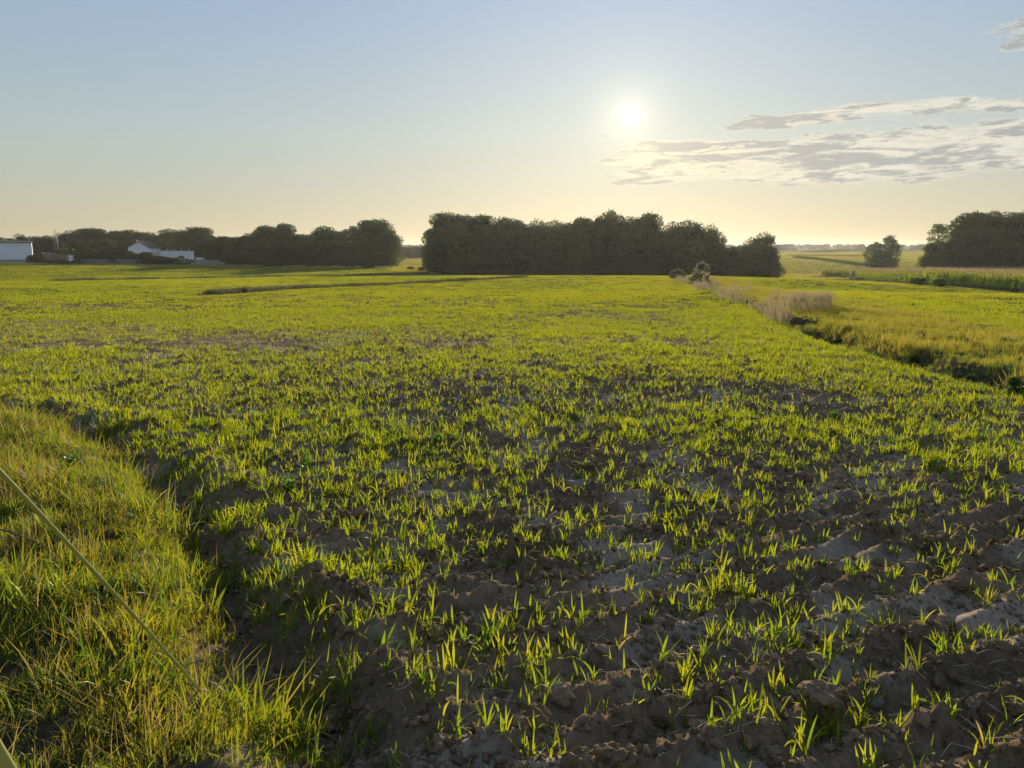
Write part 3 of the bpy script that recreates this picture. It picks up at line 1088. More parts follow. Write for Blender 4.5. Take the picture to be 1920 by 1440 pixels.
# ------------------------------------------------------------------ trees
def crown_mesh(seed, H, env, lobes, per, leaf, fill, lobe_r=(.10, .19), zlo=.08, flat=.8):
    r = np.random.default_rng(seed)
    cs = []
    while len(cs) < lobes:
        t = r.uniform(zlo, .97)
        R = env(t)
        a = r.uniform(0, 6.28)
        q = math.sqrt(r.uniform(.25, 1.0)) * R
        cs.append((q * math.cos(a), q * math.sin(a), t * H, r.uniform(*lobe_r) * H))
    pts, size = [], []
    for x, y, z, rr in cs:
        m = int(per * (rr / (.145 * H)) ** 2)
        d = r.normal(size=(m, 3))
        d /= np.linalg.norm(d, axis=1)[:, None]
        rad_ = rr * (r.uniform(.35, 1.0, m) ** .5) * (1 + .22 * np.sin(d[:, 0] * 7 + seed) * np.sin(d[:, 1] * 6) * np.sin(d[:, 2] * 8))
        p = d * rad_[:, None]
        p[:, 2] *= flat
        p += (x, y, z)
        pts.append(p)
        size.append(r.uniform(.6, 1.25, m) * leaf)
    if fill:
        t = r.uniform(zlo * .5, .92, fill)
        R = np.array([env(v) for v in t]) * np.sqrt(r.random(fill)) * .95
        a = r.uniform(0, 6.28, fill)
        pts.append(np.stack([R * np.cos(a), R * np.sin(a), t * H], 1))
        size.append(r.uniform(1.0, 1.9, fill) * leaf)
    P = np.concatenate(pts)
    S = np.concatenate(size)
    ok = P[:, 2] > 0.02 * H
    P, S = P[ok], S[ok]
    n = len(P)
    u = r.normal(size=(n, 3)); u /= np.linalg.norm(u, axis=1)[:, None]
    w = r.normal(size=(n, 3)); w -= (w * u).sum(1)[:, None] * u; w /= np.linalg.norm(w, axis=1)[:, None]
    a_ = u * S[:, None] * .6
    b_ = w * S[:, None] * .38
    V = np.stack([P - a_, P + b_, P + a_, P - b_], 1).reshape(-1, 3)
    Fq = np.arange(4 * n).reshape(n, 4)
    hue = np.repeat(np.clip(r.normal(.45, .22, n), 0, 1), 4)
    return mesh_np("crown", V, [Fq], {"hue": hue}), cs


def trunk_mesh(seed, H, cs, r0, split=.3, nl=9):
    r = np.random.default_rng(seed + 500)
    m = MB()
    top = .82 * H
    pts = [(0, 0, -.3)] + [(r.normal(0, .012) * H, r.normal(0, .012) * H, k * top / 5) for k in range(1, 6)]
    m.tube(pts, [r0 * 1.25, r0, r0 * .8, r0 * .6, r0 * .4, r0 * .15], 8)
    for i in r.permutation(len(cs))[:nl]:
        x, y, z, rr = cs[i]
        z0 = max(split * H * .6, z * r.uniform(.35, .6))
        a = Vector((0, 0, z0))
        b = Vector((x, y, z))
        mid = a.lerp(b, .5) + Vector((0, 0, .04 * H))
        m.tube([a, mid, b], [r0 * .38, r0 * .25, r0 * .08], 6)
    return m.mesh("trunk", True)


def env_round(R, lo=.5, k=.62):
    return lambda t: R * math.sqrt(max(0, 1 - ((t - lo) / k) ** 2)) + .01


def env_dome(R):
    return lambda t: R * (min(1, .78 + t * .8)) * math.sqrt(max(0.002, 1 - max(0, (t - .22) / .78) ** 1.6))


def env_cone(R):
    return lambda t: R * max(.05, (1.05 - t)) ** .55


TREES = []
specs = [  # H, envelope, lobes, per, leaf, fill
    (10, env_dome(3.3), 46, 230, .30, 3000, (.10, .18)),
    (10, env_dome(3.0), 44, 230, .28, 3000, (.09, .17)),
    (10, env_round(3.2, .52, .55), 44, 220, .30, 2400, (.10, .17)),
    (10, env_round(2.8, .55, .55), 40, 220, .28, 2200, (.09, .16)),
    (10, env_cone(3.0), 48, 200, .28, 2600, (.08, .15)),
    (10, env_dome(3.4), 90, 150, .25, 900, (.05, .11)),      # looser
    (10, env_dome(2.9), 78, 130, .24, 300, (.05, .10)),   # open, gappy
    (10, env_cone(2.6), 60, 150, .26, 2400, (.05, .10)),      # spiky top
]
for i, (H, env, lb, per, lf, fl, lr) in enumerate(specs):
    cm, cs = crown_mesh(100 + i, H, env, lb, per, lf, fl, lr, .08, .5 if i in (5, 6) else .8)
    cm.materials.append(M["tree"])
    tm = trunk_mesh(100 + i, H, cs, .16)
    tm.materials.append(M["bark"])
    TREES.append((tm, cm, H))


def tree_at(px, top, Y, wpx, kind, name, label, group, base=None, rz=None):
    """a tree whose crown top is seen at (px, top) at distance Y, wpx pixels wide"""
    p = at(px, top, Y)
    zb = float(zground(p[0], p[1], False))
    h = p[2] - zb
    tm, cm, H = TREES[kind]
    env_w = {0: 7.6, 1: 7.0, 2: 7.6, 3: 6.8, 4: 6.4, 5: 8.0, 6: 6.8, 7: 5.8}[kind]
    w = wpx / F * Y / env_w
    sh = h / (H * 1.03)
    root = empty(name, (p[0], p[1], zb), rng.uniform(0, 6.28) if rz is None else rz, (w, w, sh))
    obj("trunk", tm, None, root)
    obj("crown", cm, None, root)
    tag(root, label, "tree", group)
    return root


GRP = "trees of the dense grove at the end of the field"
LAB = "tall dark broadleaf tree crowded into the dense grove behind the crop field"
grove = [(832, 403, 203, 75, 0), (868, 404, 208, 78, 1), (905, 407, 206, 72, 0), (938, 409, 204, 68, 2), (968, 413, 206, 66, 1),
         (1003, 416, 205, 62, 3), (1033, 414, 207, 60, 2), (1062, 420, 205, 60, 1), (1090, 412, 206, 66, 0), (1113, 407, 204, 60, 3),
         (1172, 405, 206, 62, 2), (1196, 410, 204, 56, 1), (1218, 404, 206, 66, 0), (1240, 424, 203, 52, 3)]
for px, tp, Y, w, k in grove:
    tree_at(px, tp, Y, w * 1.12, k, "broadleaf_tree", LAB, GRP)
# second row, a little lower, closes the grove
for px in range(828, 1250, 36):
    tree_at(px + rng.uniform(-8, 8), rng.uniform(424, 440), 194 + rng.uniform(-3, 3), 76, int(rng.integers(0, 3)), "broadleaf_tree",
            "shorter leafy tree at the foot of the dense grove facing the crop", "low front trees of the dense grove")
tree_at(812, 430, 197, 44, 1, "broadleaf_tree", "leafy tree closing the rounded corner of the dense grove beside the meadow gap", None)
tree_at(1138, 396, 207, 62, 2, "broadleaf_tree", "tallest round topped tree rising above the middle of the dense grove", None)
tree_at(1281, 414, 203, 74, 2, "broadleaf_tree", "tall ragged topped tree just after the notch in the grove", None)
tree_at(1305, 418, 204, 70, 7, "broadleaf_tree", "ragged tree with upright branch tips in the last tall group of the grove", None)
tree_at(1326, 424, 203, 62, 3, "broadleaf_tree", "ragged tree with thin top leaning over the low hedge of the grove", None)
tree_at(1344, 440, 202, 44, 3, "broadleaf_tree", "small open tree sloping down towards the low hedge of the grove", None)
tree_at(1262, 440, 198, 46, 1, "broadleaf_tree", "low tree filling the notch between two tall groups of the grove", None)
tree_at(1300, 455, 195, 76, 0, "broadleaf_tree", "broad low tree under the ragged topped trees of the grove", None)
tree_at(1433, 438, 200, 66, 3, "broadleaf_tree", "conical tree standing above the hedge end of the grove", None)
for px, tp, w in [(1345, 462, 58), (1378, 463, 60), (1408, 460, 60), (1442, 464, 58), (1424, 470, 60)]:
    tree_at(px, tp, 197, w, int(rng.integers(0, 2)), "hedge_tree", "low dense hedge tree at the open field end of the grove", "low hedge trees at the end of the grove")

GL = "trees of the wood beside the farm buildings"
LL = "rounded dark green tree in the wood running towards the farm buildings"
for px, tp, Y, w, k in [(660, 421, 232, 90, 5), (607, 425, 236, 66, 2), (572, 440, 240, 50, 1), (532, 422, 240, 70, 0), (497, 424, 238, 66, 1),
                        (470, 436, 240, 62, 2), (440, 445, 245, 56, 1), (418, 445, 250, 52, 0), (634, 434, 240, 50, 1), (553, 440, 234, 60, 1),
                        (620, 452, 226, 74, 0), (585, 455, 228, 70, 1), (540, 456, 230, 70, 0), (490, 458, 232, 70, 1), (450, 462, 236, 64, 0), (660, 455, 224, 70, 1)]:
    tree_at(px, tp, Y, w * (.92 if tp < 440 else 1.1), k, "broadleaf_tree", LL, GL)
tree_at(697, 415, 230, 112, 0, "broadleaf_tree", "broad rounded tree standing highest near the meadow end of the wood", None)
tree_at(733, 430, 228, 52, 5, "broadleaf_tree", "lower tree with ragged outer edge at the tip of the wood by the meadow", None)
GB = "trees behind the farm buildings"
for px, tp, Y, w, k in [(375, 428, 285, 84, 0), (345, 434, 290, 62, 1), (322, 430, 320, 56, 2), (295, 437, 325, 56, 3), (265, 437, 330, 60, 0), (238, 432, 335, 60, 1),
                        (210, 433, 330, 56, 2), (182, 430, 330, 56, 0), (158, 429, 325, 54, 1), (132, 433, 320, 52, 3), (195, 450, 290, 70, 1), (240, 452, 290, 66, 0),
                        (155, 452, 295, 60, 2), (300, 452, 300, 66, 1), (400, 448, 280, 56, 1), (118, 445, 330, 46, 0)]:
    tree_at(px, tp, Y, w * 1.08, k, "broadleaf_tree", "green broadleaf tree in the belt behind the white farm buildings", GB)
for px, tp, Y, w, k in [(78, 442, 300, 50, 2), (48, 440, 310, 46, 3), (20, 445, 310, 44, 6), (-15, 440, 305, 48, 2), (92, 452, 310, 36, 1)]:
    tree_at(px, tp, Y, w, k, "broadleaf_tree", "tree showing over the roof of the blank white barn", "trees over the white barn")

GR = "trees of the wood behind the maize"
for px, tp, Y, w, k in [(1822, 402, 222, 88, 0), (1850, 403, 226, 70, 1), (1880, 397, 224, 76, 2), (1915, 401, 222, 80, 0), (1950, 398, 224, 80, 1), (1990, 400, 224, 80, 0),
                        (1868, 430, 212, 84, 0), (1905, 432, 212, 80, 1), (1835, 432, 212, 74, 1), (1945, 430, 212, 80, 0)]:
    tree_at(px, tp, Y, w * 1.1, k, "broadleaf_tree", "big dark tree in the wood standing behind the maize field", GR)
tree_at(1763, 416, 218, 62, 6, "broadleaf_tree", "open tree with sky showing through at the end of the wood behind the maize", None)
tree_at(1752, 455, 214, 52, 1, "broadleaf_tree", "low bushy tree at the foot of the wood where the maize stops", None)
tree_at(1790, 450, 216, 56, 0, "broadleaf_tree", "mid height tree between the open tree and the big wood behind the maize", None)
tree_at(1669, 439, 285, 54, 5, "broadleaf_tree", "taller tree of the lone pair standing beyond the maize", None)
tree_at(1640, 452, 288, 44, 5, "broadleaf_tree", "shorter rounded tree of the lone pair beyond the maize", None)
tree_at(1655, 470, 282, 56, 1, "broadleaf_tree", "low tree filling the foot of the lone pair beyond the maize", None)

# ---- shrubs
SH = []
for i, (env, lb, per, lf, fl, lr) in enumerate([(env_dome(.62), 26, 120, .085, 500, (.12, .22)), (env_round(.55, .5, .55), 22, 120, .08, 300, (.10, .2)),
                                                (env_cone(.42), 30, 80, .07, 160, (.06, .12))]):
    cm, cs = crown_mesh(300 + i, 1.0, env, lb, per, lf, fl, lr, .05)
    tm = trunk_mesh(300 + i, 1.0, cs, .02, .1, 14)
    tm.materials.append(M["bark"])
    SH.append((tm, cm))
SHW = []
for tm, cm in SH:
    a, b = cm.copy(), cm.copy()
    c = cm.copy()
    a.materials.append(M["willow"]); b.materials.append(M["brown"]); c.materials.append(M["weed"])
    cm.materials.append(M["tree"])
    SHW.append((a, b, c))


def shrub(loc, h, w, kind, name, label, group=None, mat=None):
    tm, cm = SH[kind]
    if mat == "willow":
        cm = SHW[kind][0]
    elif mat == "brown":
        cm = SHW[kind][1]
    elif mat == "weed":
        cm = SHW[kind][2]
    root = empty(name, loc, rng.uniform(0, 6.28), (w, w, h))
    obj("stem", tm, None, root)
    obj("foliage", cm, None, root)
    tag(root, label, "shrub", group)
    return root


def shrub_px(px, top, base, w, kind, name, label, group=None, mat=None, Y=None):
    if Y is None:
        p = hit(px, base)
    else:
        p = at(px, base, Y)
    zb = float(zground(p[0], p[1]))
    h = at(px, top, p[1])[2] - zb
    return shrub((p[0], p[1], zb - .03), h, w / F * p[1] / 1.2, kind, name, label, group, mat)


shrub_px(1313, 490, 533, 74, 2, "willow_bush", "grey green willow bush rising from the weedy ditch", None, "willow")
shrub_px(1270, 506, 521, 34, 0, "willow_bush", "low rounded grey bush at the far end of the ditch", None, "willow")
shrub_px(1597, 507, 524, 26, 2, "weedy_shrub", "small grey weedy shrub at the corner of the maize", None, "willow")
for px, tp, bs, w in [(1722, 521, 534, 34), (1762, 523, 537, 28), (1690, 520, 531, 28)]:
    shrub_px(px, tp, bs, w, 0, "bramble_bush", "round green bramble bush against the maize edge", "bramble bushes along the maize", "weed")
for px, tp, Y, w in [(40 + 28, 478, 238, 30), (205, 462, 240, 40), (185, 470, 238, 34), (235, 470, 238, 32), (222, 480, 234, 26), (122, 468, 262, 40), (300, 480, 234, 40), (270, 474, 236, 40), (318, 483, 233, 34),
                     (339, 480, 238, 12), (100, 487, 232, 40), (140, 490, 231, 40), (345, 492, 230, 22), (252, 476, 238, 30), (286, 482, 234, 30), (160, 474, 240, 34), (172, 484, 234, 26), (78, 484, 236, 24), (355, 486, 240, 14), (228, 466, 244, 26)]:
    p = at(px, 495, Y)
    zb = float(zground(p[0], p[1]))
    shrub((p[0], p[1], zb), at(px, tp, Y)[2] - zb, w * 1.25 / F * Y / 1.2, int(rng.integers(0, 2)), "garden_shrub", "leafy green shrub in front of the farm buildings", "shrubs round the farm buildings")
# weeds at the foot of the left wood and in the meadow gap
for px, tp, Y, w in [(505, 486, 215, 26), (520, 482, 214, 20), (690, 492, 205, 22), (770, 500, 212, 16), (790, 501, 208, 16), (1040, 510, 150, 16)]:
    p = at(px, tp + 8, Y)
    zb = float(zground(p[0], p[1]))
    shrub((p[0], p[1], zb), max(.6, at(px, tp, Y)[2] - zb), w / F * Y / 1.2, 0, "scrub_bush", "low scrubby bush on the grass before the trees", "scrub before the trees")

# ------------------------------------------------------------------ buildings (left, beyond the field)
def wall_obj(name, m, mat, parent):
    return obj(name, m.mesh(name), M[mat], parent)


def place(px, base, Y, rz):
    p = at(px, base, Y)
    return (p[0], p[1], float(zground(p[0], p[1])) - .05), rz


def face_cam(px):
    return -math.atan((px - 960) / F)


# 1 blank white barn
loc, _ = place(28, 493, 243, 0)
rz = face_cam(28)
b = empty("white_barn", loc, rz - .04)
tag(b, "blank white rendered barn with a dark roof edge at the field border", "barn")
m = MB(); m.box(-6.6, 4.9, 0, 9, .7, 5.9); wall_obj("wall", m, "render_white", b)
m = MB(); m.box(-6.65, 4.95, -.05, 9.05, -.5, .7); wall_obj("plinth", m, "plinth", b)
m = MB()
m.add([(-7, -.35, 5.95), (5.3, -.35, 5.9), (5.3, 4.5, 6.35), (-7, 4.5, 6.5), (-7, 9.4, 5.95), (5.3, 9.4, 5.9),
       (-7, -.35, 6.12), (5.3, -.35, 6.07), (5.3, 4.5, 6.55), (-7, 4.5, 6.7), (-7, 9.4, 6.12), (5.3, 9.4, 6.07)],
      [(0, 1, 2, 3), (3, 2, 5, 4), (6, 9, 8, 7), (9, 10, 11, 8), (0, 6, 7, 1), (1, 7, 8, 2), (2, 8, 11, 5), (0, 3, 9, 6), (3, 4, 10, 9), (4, 5, 11, 10)])
wall_obj("roof", m, "roof_dark", b)
m = MB(); m.box(-6.1, -5.1, -.04, .02, .75, 3.2); d_ = wall_obj("door", m, "wood_grey", b)

# 2 gabled house
loc, _ = place(262, 492, 262, 0)
b = empty("gabled_house", loc, face_cam(262) - .42)
tag(b, "white gabled house with a red brown tiled roof behind garden shrubs", "house")
W, Ln, E, A = 3.5, 9.0, 5.0, 6.9
m = MB()
m.add([(-W, 0, -.5), (W, 0, -.5), (W, 0, E), (0, 0, A), (-W, 0, E), (-W, Ln, -.5), (W, Ln, -.5), (W, Ln, E), (0, Ln, A), (-W, Ln, E)],
      [(0, 1, 2, 3, 4), (6, 5, 9, 8, 7), (0, 4, 9, 5), (1, 6, 7, 2), (0, 5, 6, 1)])
wall_obj("wall", m, "render_white", b)
m = MB()
for s in (-1, 1):
    o_ = .45
    ex, ez = s * (W + o_), E - o_ * (A - E) / W
    m.add([(ex, -.3, ez + .06), (0, -.3, A + .06), (0, Ln + .3, A + .06), (ex, Ln + .3, ez + .06),
           (ex, -.3, ez + .24), (0, -.3, A + .26), (0, Ln + .3, A + .26), (ex, Ln + .3, ez + .24)],
          [(0, 1, 2, 3), (4, 7, 6, 5), (0, 4, 5, 1), (1, 5, 6, 2), (2, 6, 7, 3), (3, 7, 4, 0)])
rf = wall_obj("roof", m, "roof_red", b)
m = MB(); m.box(-1.6, -1.1, 2.2, 2.8, A - 1.2, A + .7); ch = wall_obj("chimney", m, "render_side", rf)
m = MB(); m.box(-1.0, -.55, 5.2, 5.7, A - 1, A + .9); wall_obj("chimney", m, "roof_red", rf)
m = MB(); m.box(.9, 1.7, -.03, .03, 2.6, 3.7); wall_obj("window", m, "glass", b)

# 3 long low white building
loc, _ = place(303, 494, 246, 0)
b = empty("flat_roofed_store", loc, face_cam(303) + .10)
tag(b, "long low white store with a flat roof and small roof vents", "building")
m = MB(); m.box(0, 9.8, 0, 7.5, -.5, 4.0); wall_obj("wall", m, "render_white", b)
m = MB()
m.box(-5.2, -.003, .25, 7.2, -.5, 3.55); wall_obj("side_wall", m, "render_side", b)  # box for the receding side of the store, its light painted in
m = MB(); m.box(-.12, 9.92, -.1, 7.6, 4.0, 4.12); rf = wall_obj("roof", m, "roof_dark", b)
for vx in (2.0, 3.4, 4.6, 6.2, 8.6):
    m = MB(); m.box(vx, vx + .35, 3, 3.4, 4.12, 4.12 + (.45 if vx != 3.4 else .3)); wall_obj("roof_vent", m, "roof_tin", rf)
m = MB(); m.box(-5.3, -.15, .15, 7.3, 3.55, 3.66); wall_obj("side_roof", m, "roof_tin", b)

# 4 sheds
def shed(px, Y, w, dpt, h0, h1, wallm, roofm, name, label, rz=0.0):
    loc, _ = place(px, 494, Y, 0)
    b = empty(name, loc, face_cam(px) + rz)
    tag(b, label, "shed")
    m = MB()
    m.add([(-w / 2, 0, -.4), (w / 2, 0, -.4), (w / 2, 0, h1), (-w / 2, 0, h0), (-w / 2, dpt, -.4), (w / 2, dpt, -.4), (w / 2, dpt, h1), (-w / 2, dpt, h0)],
          [(0, 1, 2, 3), (5, 4, 7, 6), (0, 3, 7, 4), (1, 5, 6, 2), (3, 2, 6, 7), (0, 4, 5, 1)])
    wall_obj("wall", m, wallm, b)
    m = MB()
    e = .2
    m.add([(-w / 2 - e, -e, h0 + .01), (w / 2 + e, -e, h1 + .01), (w / 2 + e, dpt + e, h1 + .01), (-w / 2 - e, dpt + e, h0 + .01),
           (-w / 2 - e, -e, h0 + .13), (w / 2 + e, -e, h1 + .13), (w / 2 + e, dpt + e, h1 + .13), (-w / 2 - e, dpt + e, h0 + .13)],
          [(0, 3, 2, 1), (4, 5, 6, 7), (0, 1, 5, 4), (1, 2, 6, 5), (2, 3, 7, 6), (3, 0, 4, 7)])
    wall_obj("roof", m, roofm, b)
    m = MB(); m.box(w * .12, w * .12 + .9, -.03, .02, 0, min(h0, h1) * .85); wall_obj("door", m, "wood_grey", b)
    return b


shed(142, 248, 3.6, 3, 2.3, 1.7, "render_white", "roof_tin", "garden_shed", "small white shed with a bright tin roof by the fence")
shed(165, 250, 2.6, 3, 2.4, 2.2, "brownwall", "roof_dark", "garden_shed", "small brown boarded shed beside the white shed")
shed(120, 254, 6.5, 4, 2.2, 2.5, "brownwall", "roof_dark", "long_shed", "low long shed with a dark roof near the lattice mast")
shed(98, 256, 4.5, 4, 2.9, 2.2, "wood_grey", "roof_tin", "lean_to_shed", "grey lean to shed with a sloping pale roof next to the barn shrubs", .1)
shed(376, 252, 2.4, 2, 1.9, 1.7, "render_white", "roof_tin", "garden_shed", "tiny white hut beside the concrete panel fence")


def fence(px0, px1, Y, h, step, mat, name, label, part):
    a, b = at(px0, 495, Y), at(px1, 495, Y)
    n = max(1, int(round(np.linalg.norm((b - a)[:2]) / step)))
    root = empty(name, (a[0], a[1], float(zground(a[0], a[1]))))
    tag(root, label, "fence")
    mid = root.location
    ang = math.atan2(b[1] - a[1], b[0] - a[0])
    L = np.linalg.norm((b - a)[:2]) / n
    pm = MB(); pm.box(.05, L - .05, -.03, .03, .08, h); pme = pm.mesh(part)
    qm = MB(); qm.box(-.07, .07, -.08, .08, -.4, h + .08); qme = qm.mesh("post")
    for i in range(n + 1):
        p = a + (b - a) * i / n
        z = float(zground(p[0], p[1])) - mid[2]
        q = obj("post", qme, M[mat], root, (p[0] - mid[0], p[1] - mid[1], z)); q.rotation_euler = (0, 0, ang)
        if i < n:
            q = obj(part, pme, M[mat], root, (p[0] - mid[0], p[1] - mid[1], z)); q.rotation_euler = (0, 0, ang)


fence(152, 266, 232, 1.35, 2.0, "wood_grey", "plank_fence", "weathered grey plank fence between the shrubs and the crop", "plank_panel")
fence(362, 452, 246, 1.25, 2.2, "concrete", "concrete_fence", "pale concrete panel fence running from the store to the wood", "concrete_panel")

# 5 lattice mast and poles
def mast(px, top, Y, w0, w1, name, label, arms=False):
    p = at(px, top, Y)
    zb = float(zground(p[0], p[1])) - .2
    H = p[2] - zb
    root = empty(name, (p[0], p[1], zb), .4)
    tag(root, label, "mast")
    t = max(.045, Y * .00016)
    n = 9
    cor = lambda k, s: ((w0 + (w1 - w0) * k) * s[0] / 2, (w0 + (w1 - w0) * k) * s[1] / 2, H * k)
    S = [(-1, -1), (1, -1), (1, 1), (-1, 1)]
    for s in S:
        m = MB(); m.tube([cor(0, s), cor(1, s)], [t, t * .8], 4); obj("leg", m.mesh("leg"), M["steel"], root)
    m = MB()
    for i in range(n):
        k0, k1 = i / n, (i + 1) / n
        for j in range(4):
            m.tube([cor(k0, S[j]), cor(k1, S[(j + 1) % 4])], [t * .6] * 2, 4)
            m.tube([cor(k1, S[j]), cor(k1, S[(j + 1) % 4])], [t * .6] * 2, 4)
    obj("bracing", m.mesh("bracing"), M["steel"], root)
    if arms:
        for k, L in ((.72, H * .22), (.86, H * .16)):
            m = MB(); m.tube([(-L, 0, H * k), (L, 0, H * k)], [t, t], 4); obj("cross_arm", m.mesh("cross_arm"), M["steel"], root)
    return root


mast(103, 431, 285, 1.7, .35, "lattice_mast", "slender steel lattice mast beside the white barn")
m = MB(); m.tube([(0, 0, -.3), (0, 0, 6.2)], [.11, .09], 6)
p = at(121, 490, 262)
o = obj("utility_pole", m.mesh("utility_pole"), M["wood_grey"], None, (p[0], p[1], float(zground(p[0], p[1]))))
tag(o, "short grey utility pole near the lattice mast", "pole")
for i, (px, tp, Y) in enumerate([(1467, 457, 1900), (1546, 457.5, 2100), (1554, 455, 2100), (1722, 455, 2000)]):
    mast(px, tp, Y, 5, 1.2, "power_pylon", ["far power pylon on the hills just past the grove", "shorter far power pylon of the close pair on the hills", "taller far power pylon of the close pair on the hills", "far power pylon on the hills past the lone pair of trees"][i], True)["category"] = "pylon"

# ------------------------------------------------------------------ maize
def maize_plant(r):
    H = r.uniform(1.7, 2.05)
    n = 11
    b = np.zeros((n, 3))
    b[:, 2] = np.linspace(.12, .86, n) * H
    az0 = r.uniform(0, 6.28)
    az = az0 + np.arange(n) * math.pi + r.normal(0, .35, n)
    v, f, h, t = blades(n, b, az, r.uniform(.5, .85, n) * (1 - .35 * np.abs(np.linspace(-.7, 1, n))), r.uniform(.10, .15, n), r.uniform(.35, .6, n), r.uniform(1.0, 1.9, n),
                        5, r.normal(0, .4, n), np.clip(np.linspace(.1, .75, n) + r.normal(0, .15, n), 0, 1), 1.6, r)
    leaf = mesh_np("leaves", v, [f], {"hue": h})
    m = MB()
    m.tube([(0, 0, -.05), (0, 0, H * .5), (0, 0, H)], [.016, .013, .008], 5)
    st = m.mesh("stalk")
    k = 9
    b = np.zeros((k, 3)); b[:, 2] = H + np.linspace(-.04, .1, k)
    v, f, h, t = blades(k, b, r.uniform(0, 6.28, k), r.uniform(.16, .30, k), r.uniform(.018, .03, k), r.uniform(.05, .5, k), r.uniform(.1, .7, k), 3, r.normal(0, 1, k), r.random(k), 2.5, r)
    ts = mesh_np("tassel", v, [f], {"hue": h})
    leaf.materials.append(M["maize"]); st.materials.append(M["maize"]); ts.materials.append(M["tassel"])
    return leaf, st, ts


r4 = np.random.default_rng(44)
MZ = [maize_plant(r4) for _ in range(6)]


def joined_maize(parts):
    me = bpy.data.meshes.new("maize_plant")
    V, Fc, mi, hu = [], [], [], []
    off = 0
    for i, p in enumerate(parts):
        co = np.empty(len(p.vertices) * 3); p.vertices.foreach_get("co", co)
        V += [tuple(c) for c in co.reshape(-1, 3)]
        for q in p.polygons:
            Fc.append(tuple(v + off for v in q.vertices)); mi.append(1 if i == 2 else 0)
        a = p.attributes.get("hue")
        hu += [d_.value for d_ in a.data] if a else [.3] * len(p.vertices)
        off += len(p.vertices)
    me.from_pydata(V, [], Fc)
    me.polygons.foreach_set("material_index", mi)
    a = me.attributes.new("hue", "FLOAT", "POINT"); a.data.foreach_set("value", hu)
    me.materials.append(M["maize"]); me.materials.append(M["tassel"])
    me.update()
    return me


MZJ = [joined_maize(p) for p in MZ]
# rows run parallel to the front edge; step back into the field
pts_front = []
for (ax, ay), (bx, by) in zip(MAIZE[:-1], MAIZE[1:]):
    L = math.hypot(bx - ax, by - ay)
    for s in np.arange(0, L, .34):
        pts_front.append((ax + (bx - ax) * s / L, ay + (by - ay) * s / L, -(by - ay) / L, (bx - ax) / L))
pts_front = np.array(pts_front)
infr = pts_front[(pts_front[:, 0] / pts_front[:, 1] < .70)]
dist = np.hypot(infr[:, 0], infr[:, 1])
pick = np.argsort(dist)[:280]
for i in pick:
    x, y, nx_, ny_ = infr[i]
    x += nx_ * (.5 + rng.normal(0, .2)); y += ny_ * (.5 + rng.normal(0, .2))
    root = empty("maize_plant", (x, y, float(zground(x, y))), rng.uniform(0, 6.28))
    s = rng.uniform(.88, 1.12)
    root.scale = (s * 1.1, s * 1.1, s)
    k = int(rng.integers(0, 6))
    obj("leaves", MZ[k][0], None, root); obj("stalk", MZ[k][1], None, root); obj("tassel", MZ[k][2], None, root)
    tag(root, "tall maize plant with brown tassel in the front row of the maize field", "maize", "maize plants of the front row")
rest = infr[np.setdiff1d(np.arange(len(infr)), pick)]
rows = [np.stack([rest[:, 0] + rest[:, 2] * .5, rest[:, 1] + rest[:, 3] * .5], 1)]
for k in range(1, 75):
    q = pts_front[rng.random(len(pts_front)) < (.75 if k < 2 else .25)]
    off = .5 + .75 * k
    rows.append(np.stack([q[:, 0] + q[:, 2] * off + rng.normal(0, .1, len(q)), q[:, 1] + q[:, 3] * off + rng.normal(0, .1, len(q))], 1))
MP = np.concatenate(rows)
ok = (MP[:, 0] / MP[:, 1] < .72) & (MP[:, 1] < 208)
MP = MP[ok]
n = len(MP)
gn_scatter("maize_stand", np.stack([MP[:, 0], MP[:, 1], zground(MP[:, 0], MP[:, 1])], 1), rng.uniform(0, 6.28, n), rng.uniform(.9, 1.12, n),
           rng.integers(0, 6, n), [(m_, None) for m_ in MZJ], "maize standing behind the front row")
print("maize", n)

# ------------------------------------------------------------------ ditch and field margins
r5 = np.random.default_rng(55)
DG = [as_mesh("dry_tuft", grass_tuft(r5, 18, .2, .46, .012, .08, h, .2, .35, .9)) for h in (.25, .4, .5, .6, .75)]
DG += [as_mesh("dark_tuft", grass_tuft(r5, 16, .2, .45, .011, .06, h, .1, .35, .9)) for h in (.02, .12)]  # shade of the ditch hollows put into the leaf colour
DGF = [as_mesh("margin_tuft", grass_tuft(r5, 20, .25, .65, .022, .16, h, .2, .25, .6, 3)) for h in (.1, .3, .5, .7)]


def reed(r, n):
    parts = []
    b = np.zeros((n, 3)); b[:, :2] = r.normal(0, .12, (n, 2))
    az = r.uniform(0, 6.28, n); ln = r.uniform(.8, 1.25, n); lean = np.abs(r.normal(0, .12, n)); cu = r.uniform(0, .25, n)
    parts.append(blades(n, b, az, ln, np.full(n, .012), lean, cu, 4, r.normal(0, .5, n), r.random(n), 3.0, r))
    for i in range(n):
        k = 7
        tip = ln[i] * np.linspace(.78, 1.0, k)
        th = lean[i] + cu[i] * .6
        bb = np.stack([b[i, 0] + tip * math.sin(th) * math.cos(az[i]), b[i, 1] + tip * math.sin(th) * math.sin(az[i]), tip * math.cos(th)], 1)
        parts.append(blades(k, bb, r.uniform(0, 6.28, k), r.uniform(.05, .11, k), np.full(k, .022), r.uniform(.1, .6, k), r.uniform(.1, .8, k), 2, r.normal(0, 1, k), r.uniform(.5, 1, k), 2.5, r))
    return merge(parts)


RD = [as_mesh("reed_clump", reed(r5, 12)) for _ in range(4)]

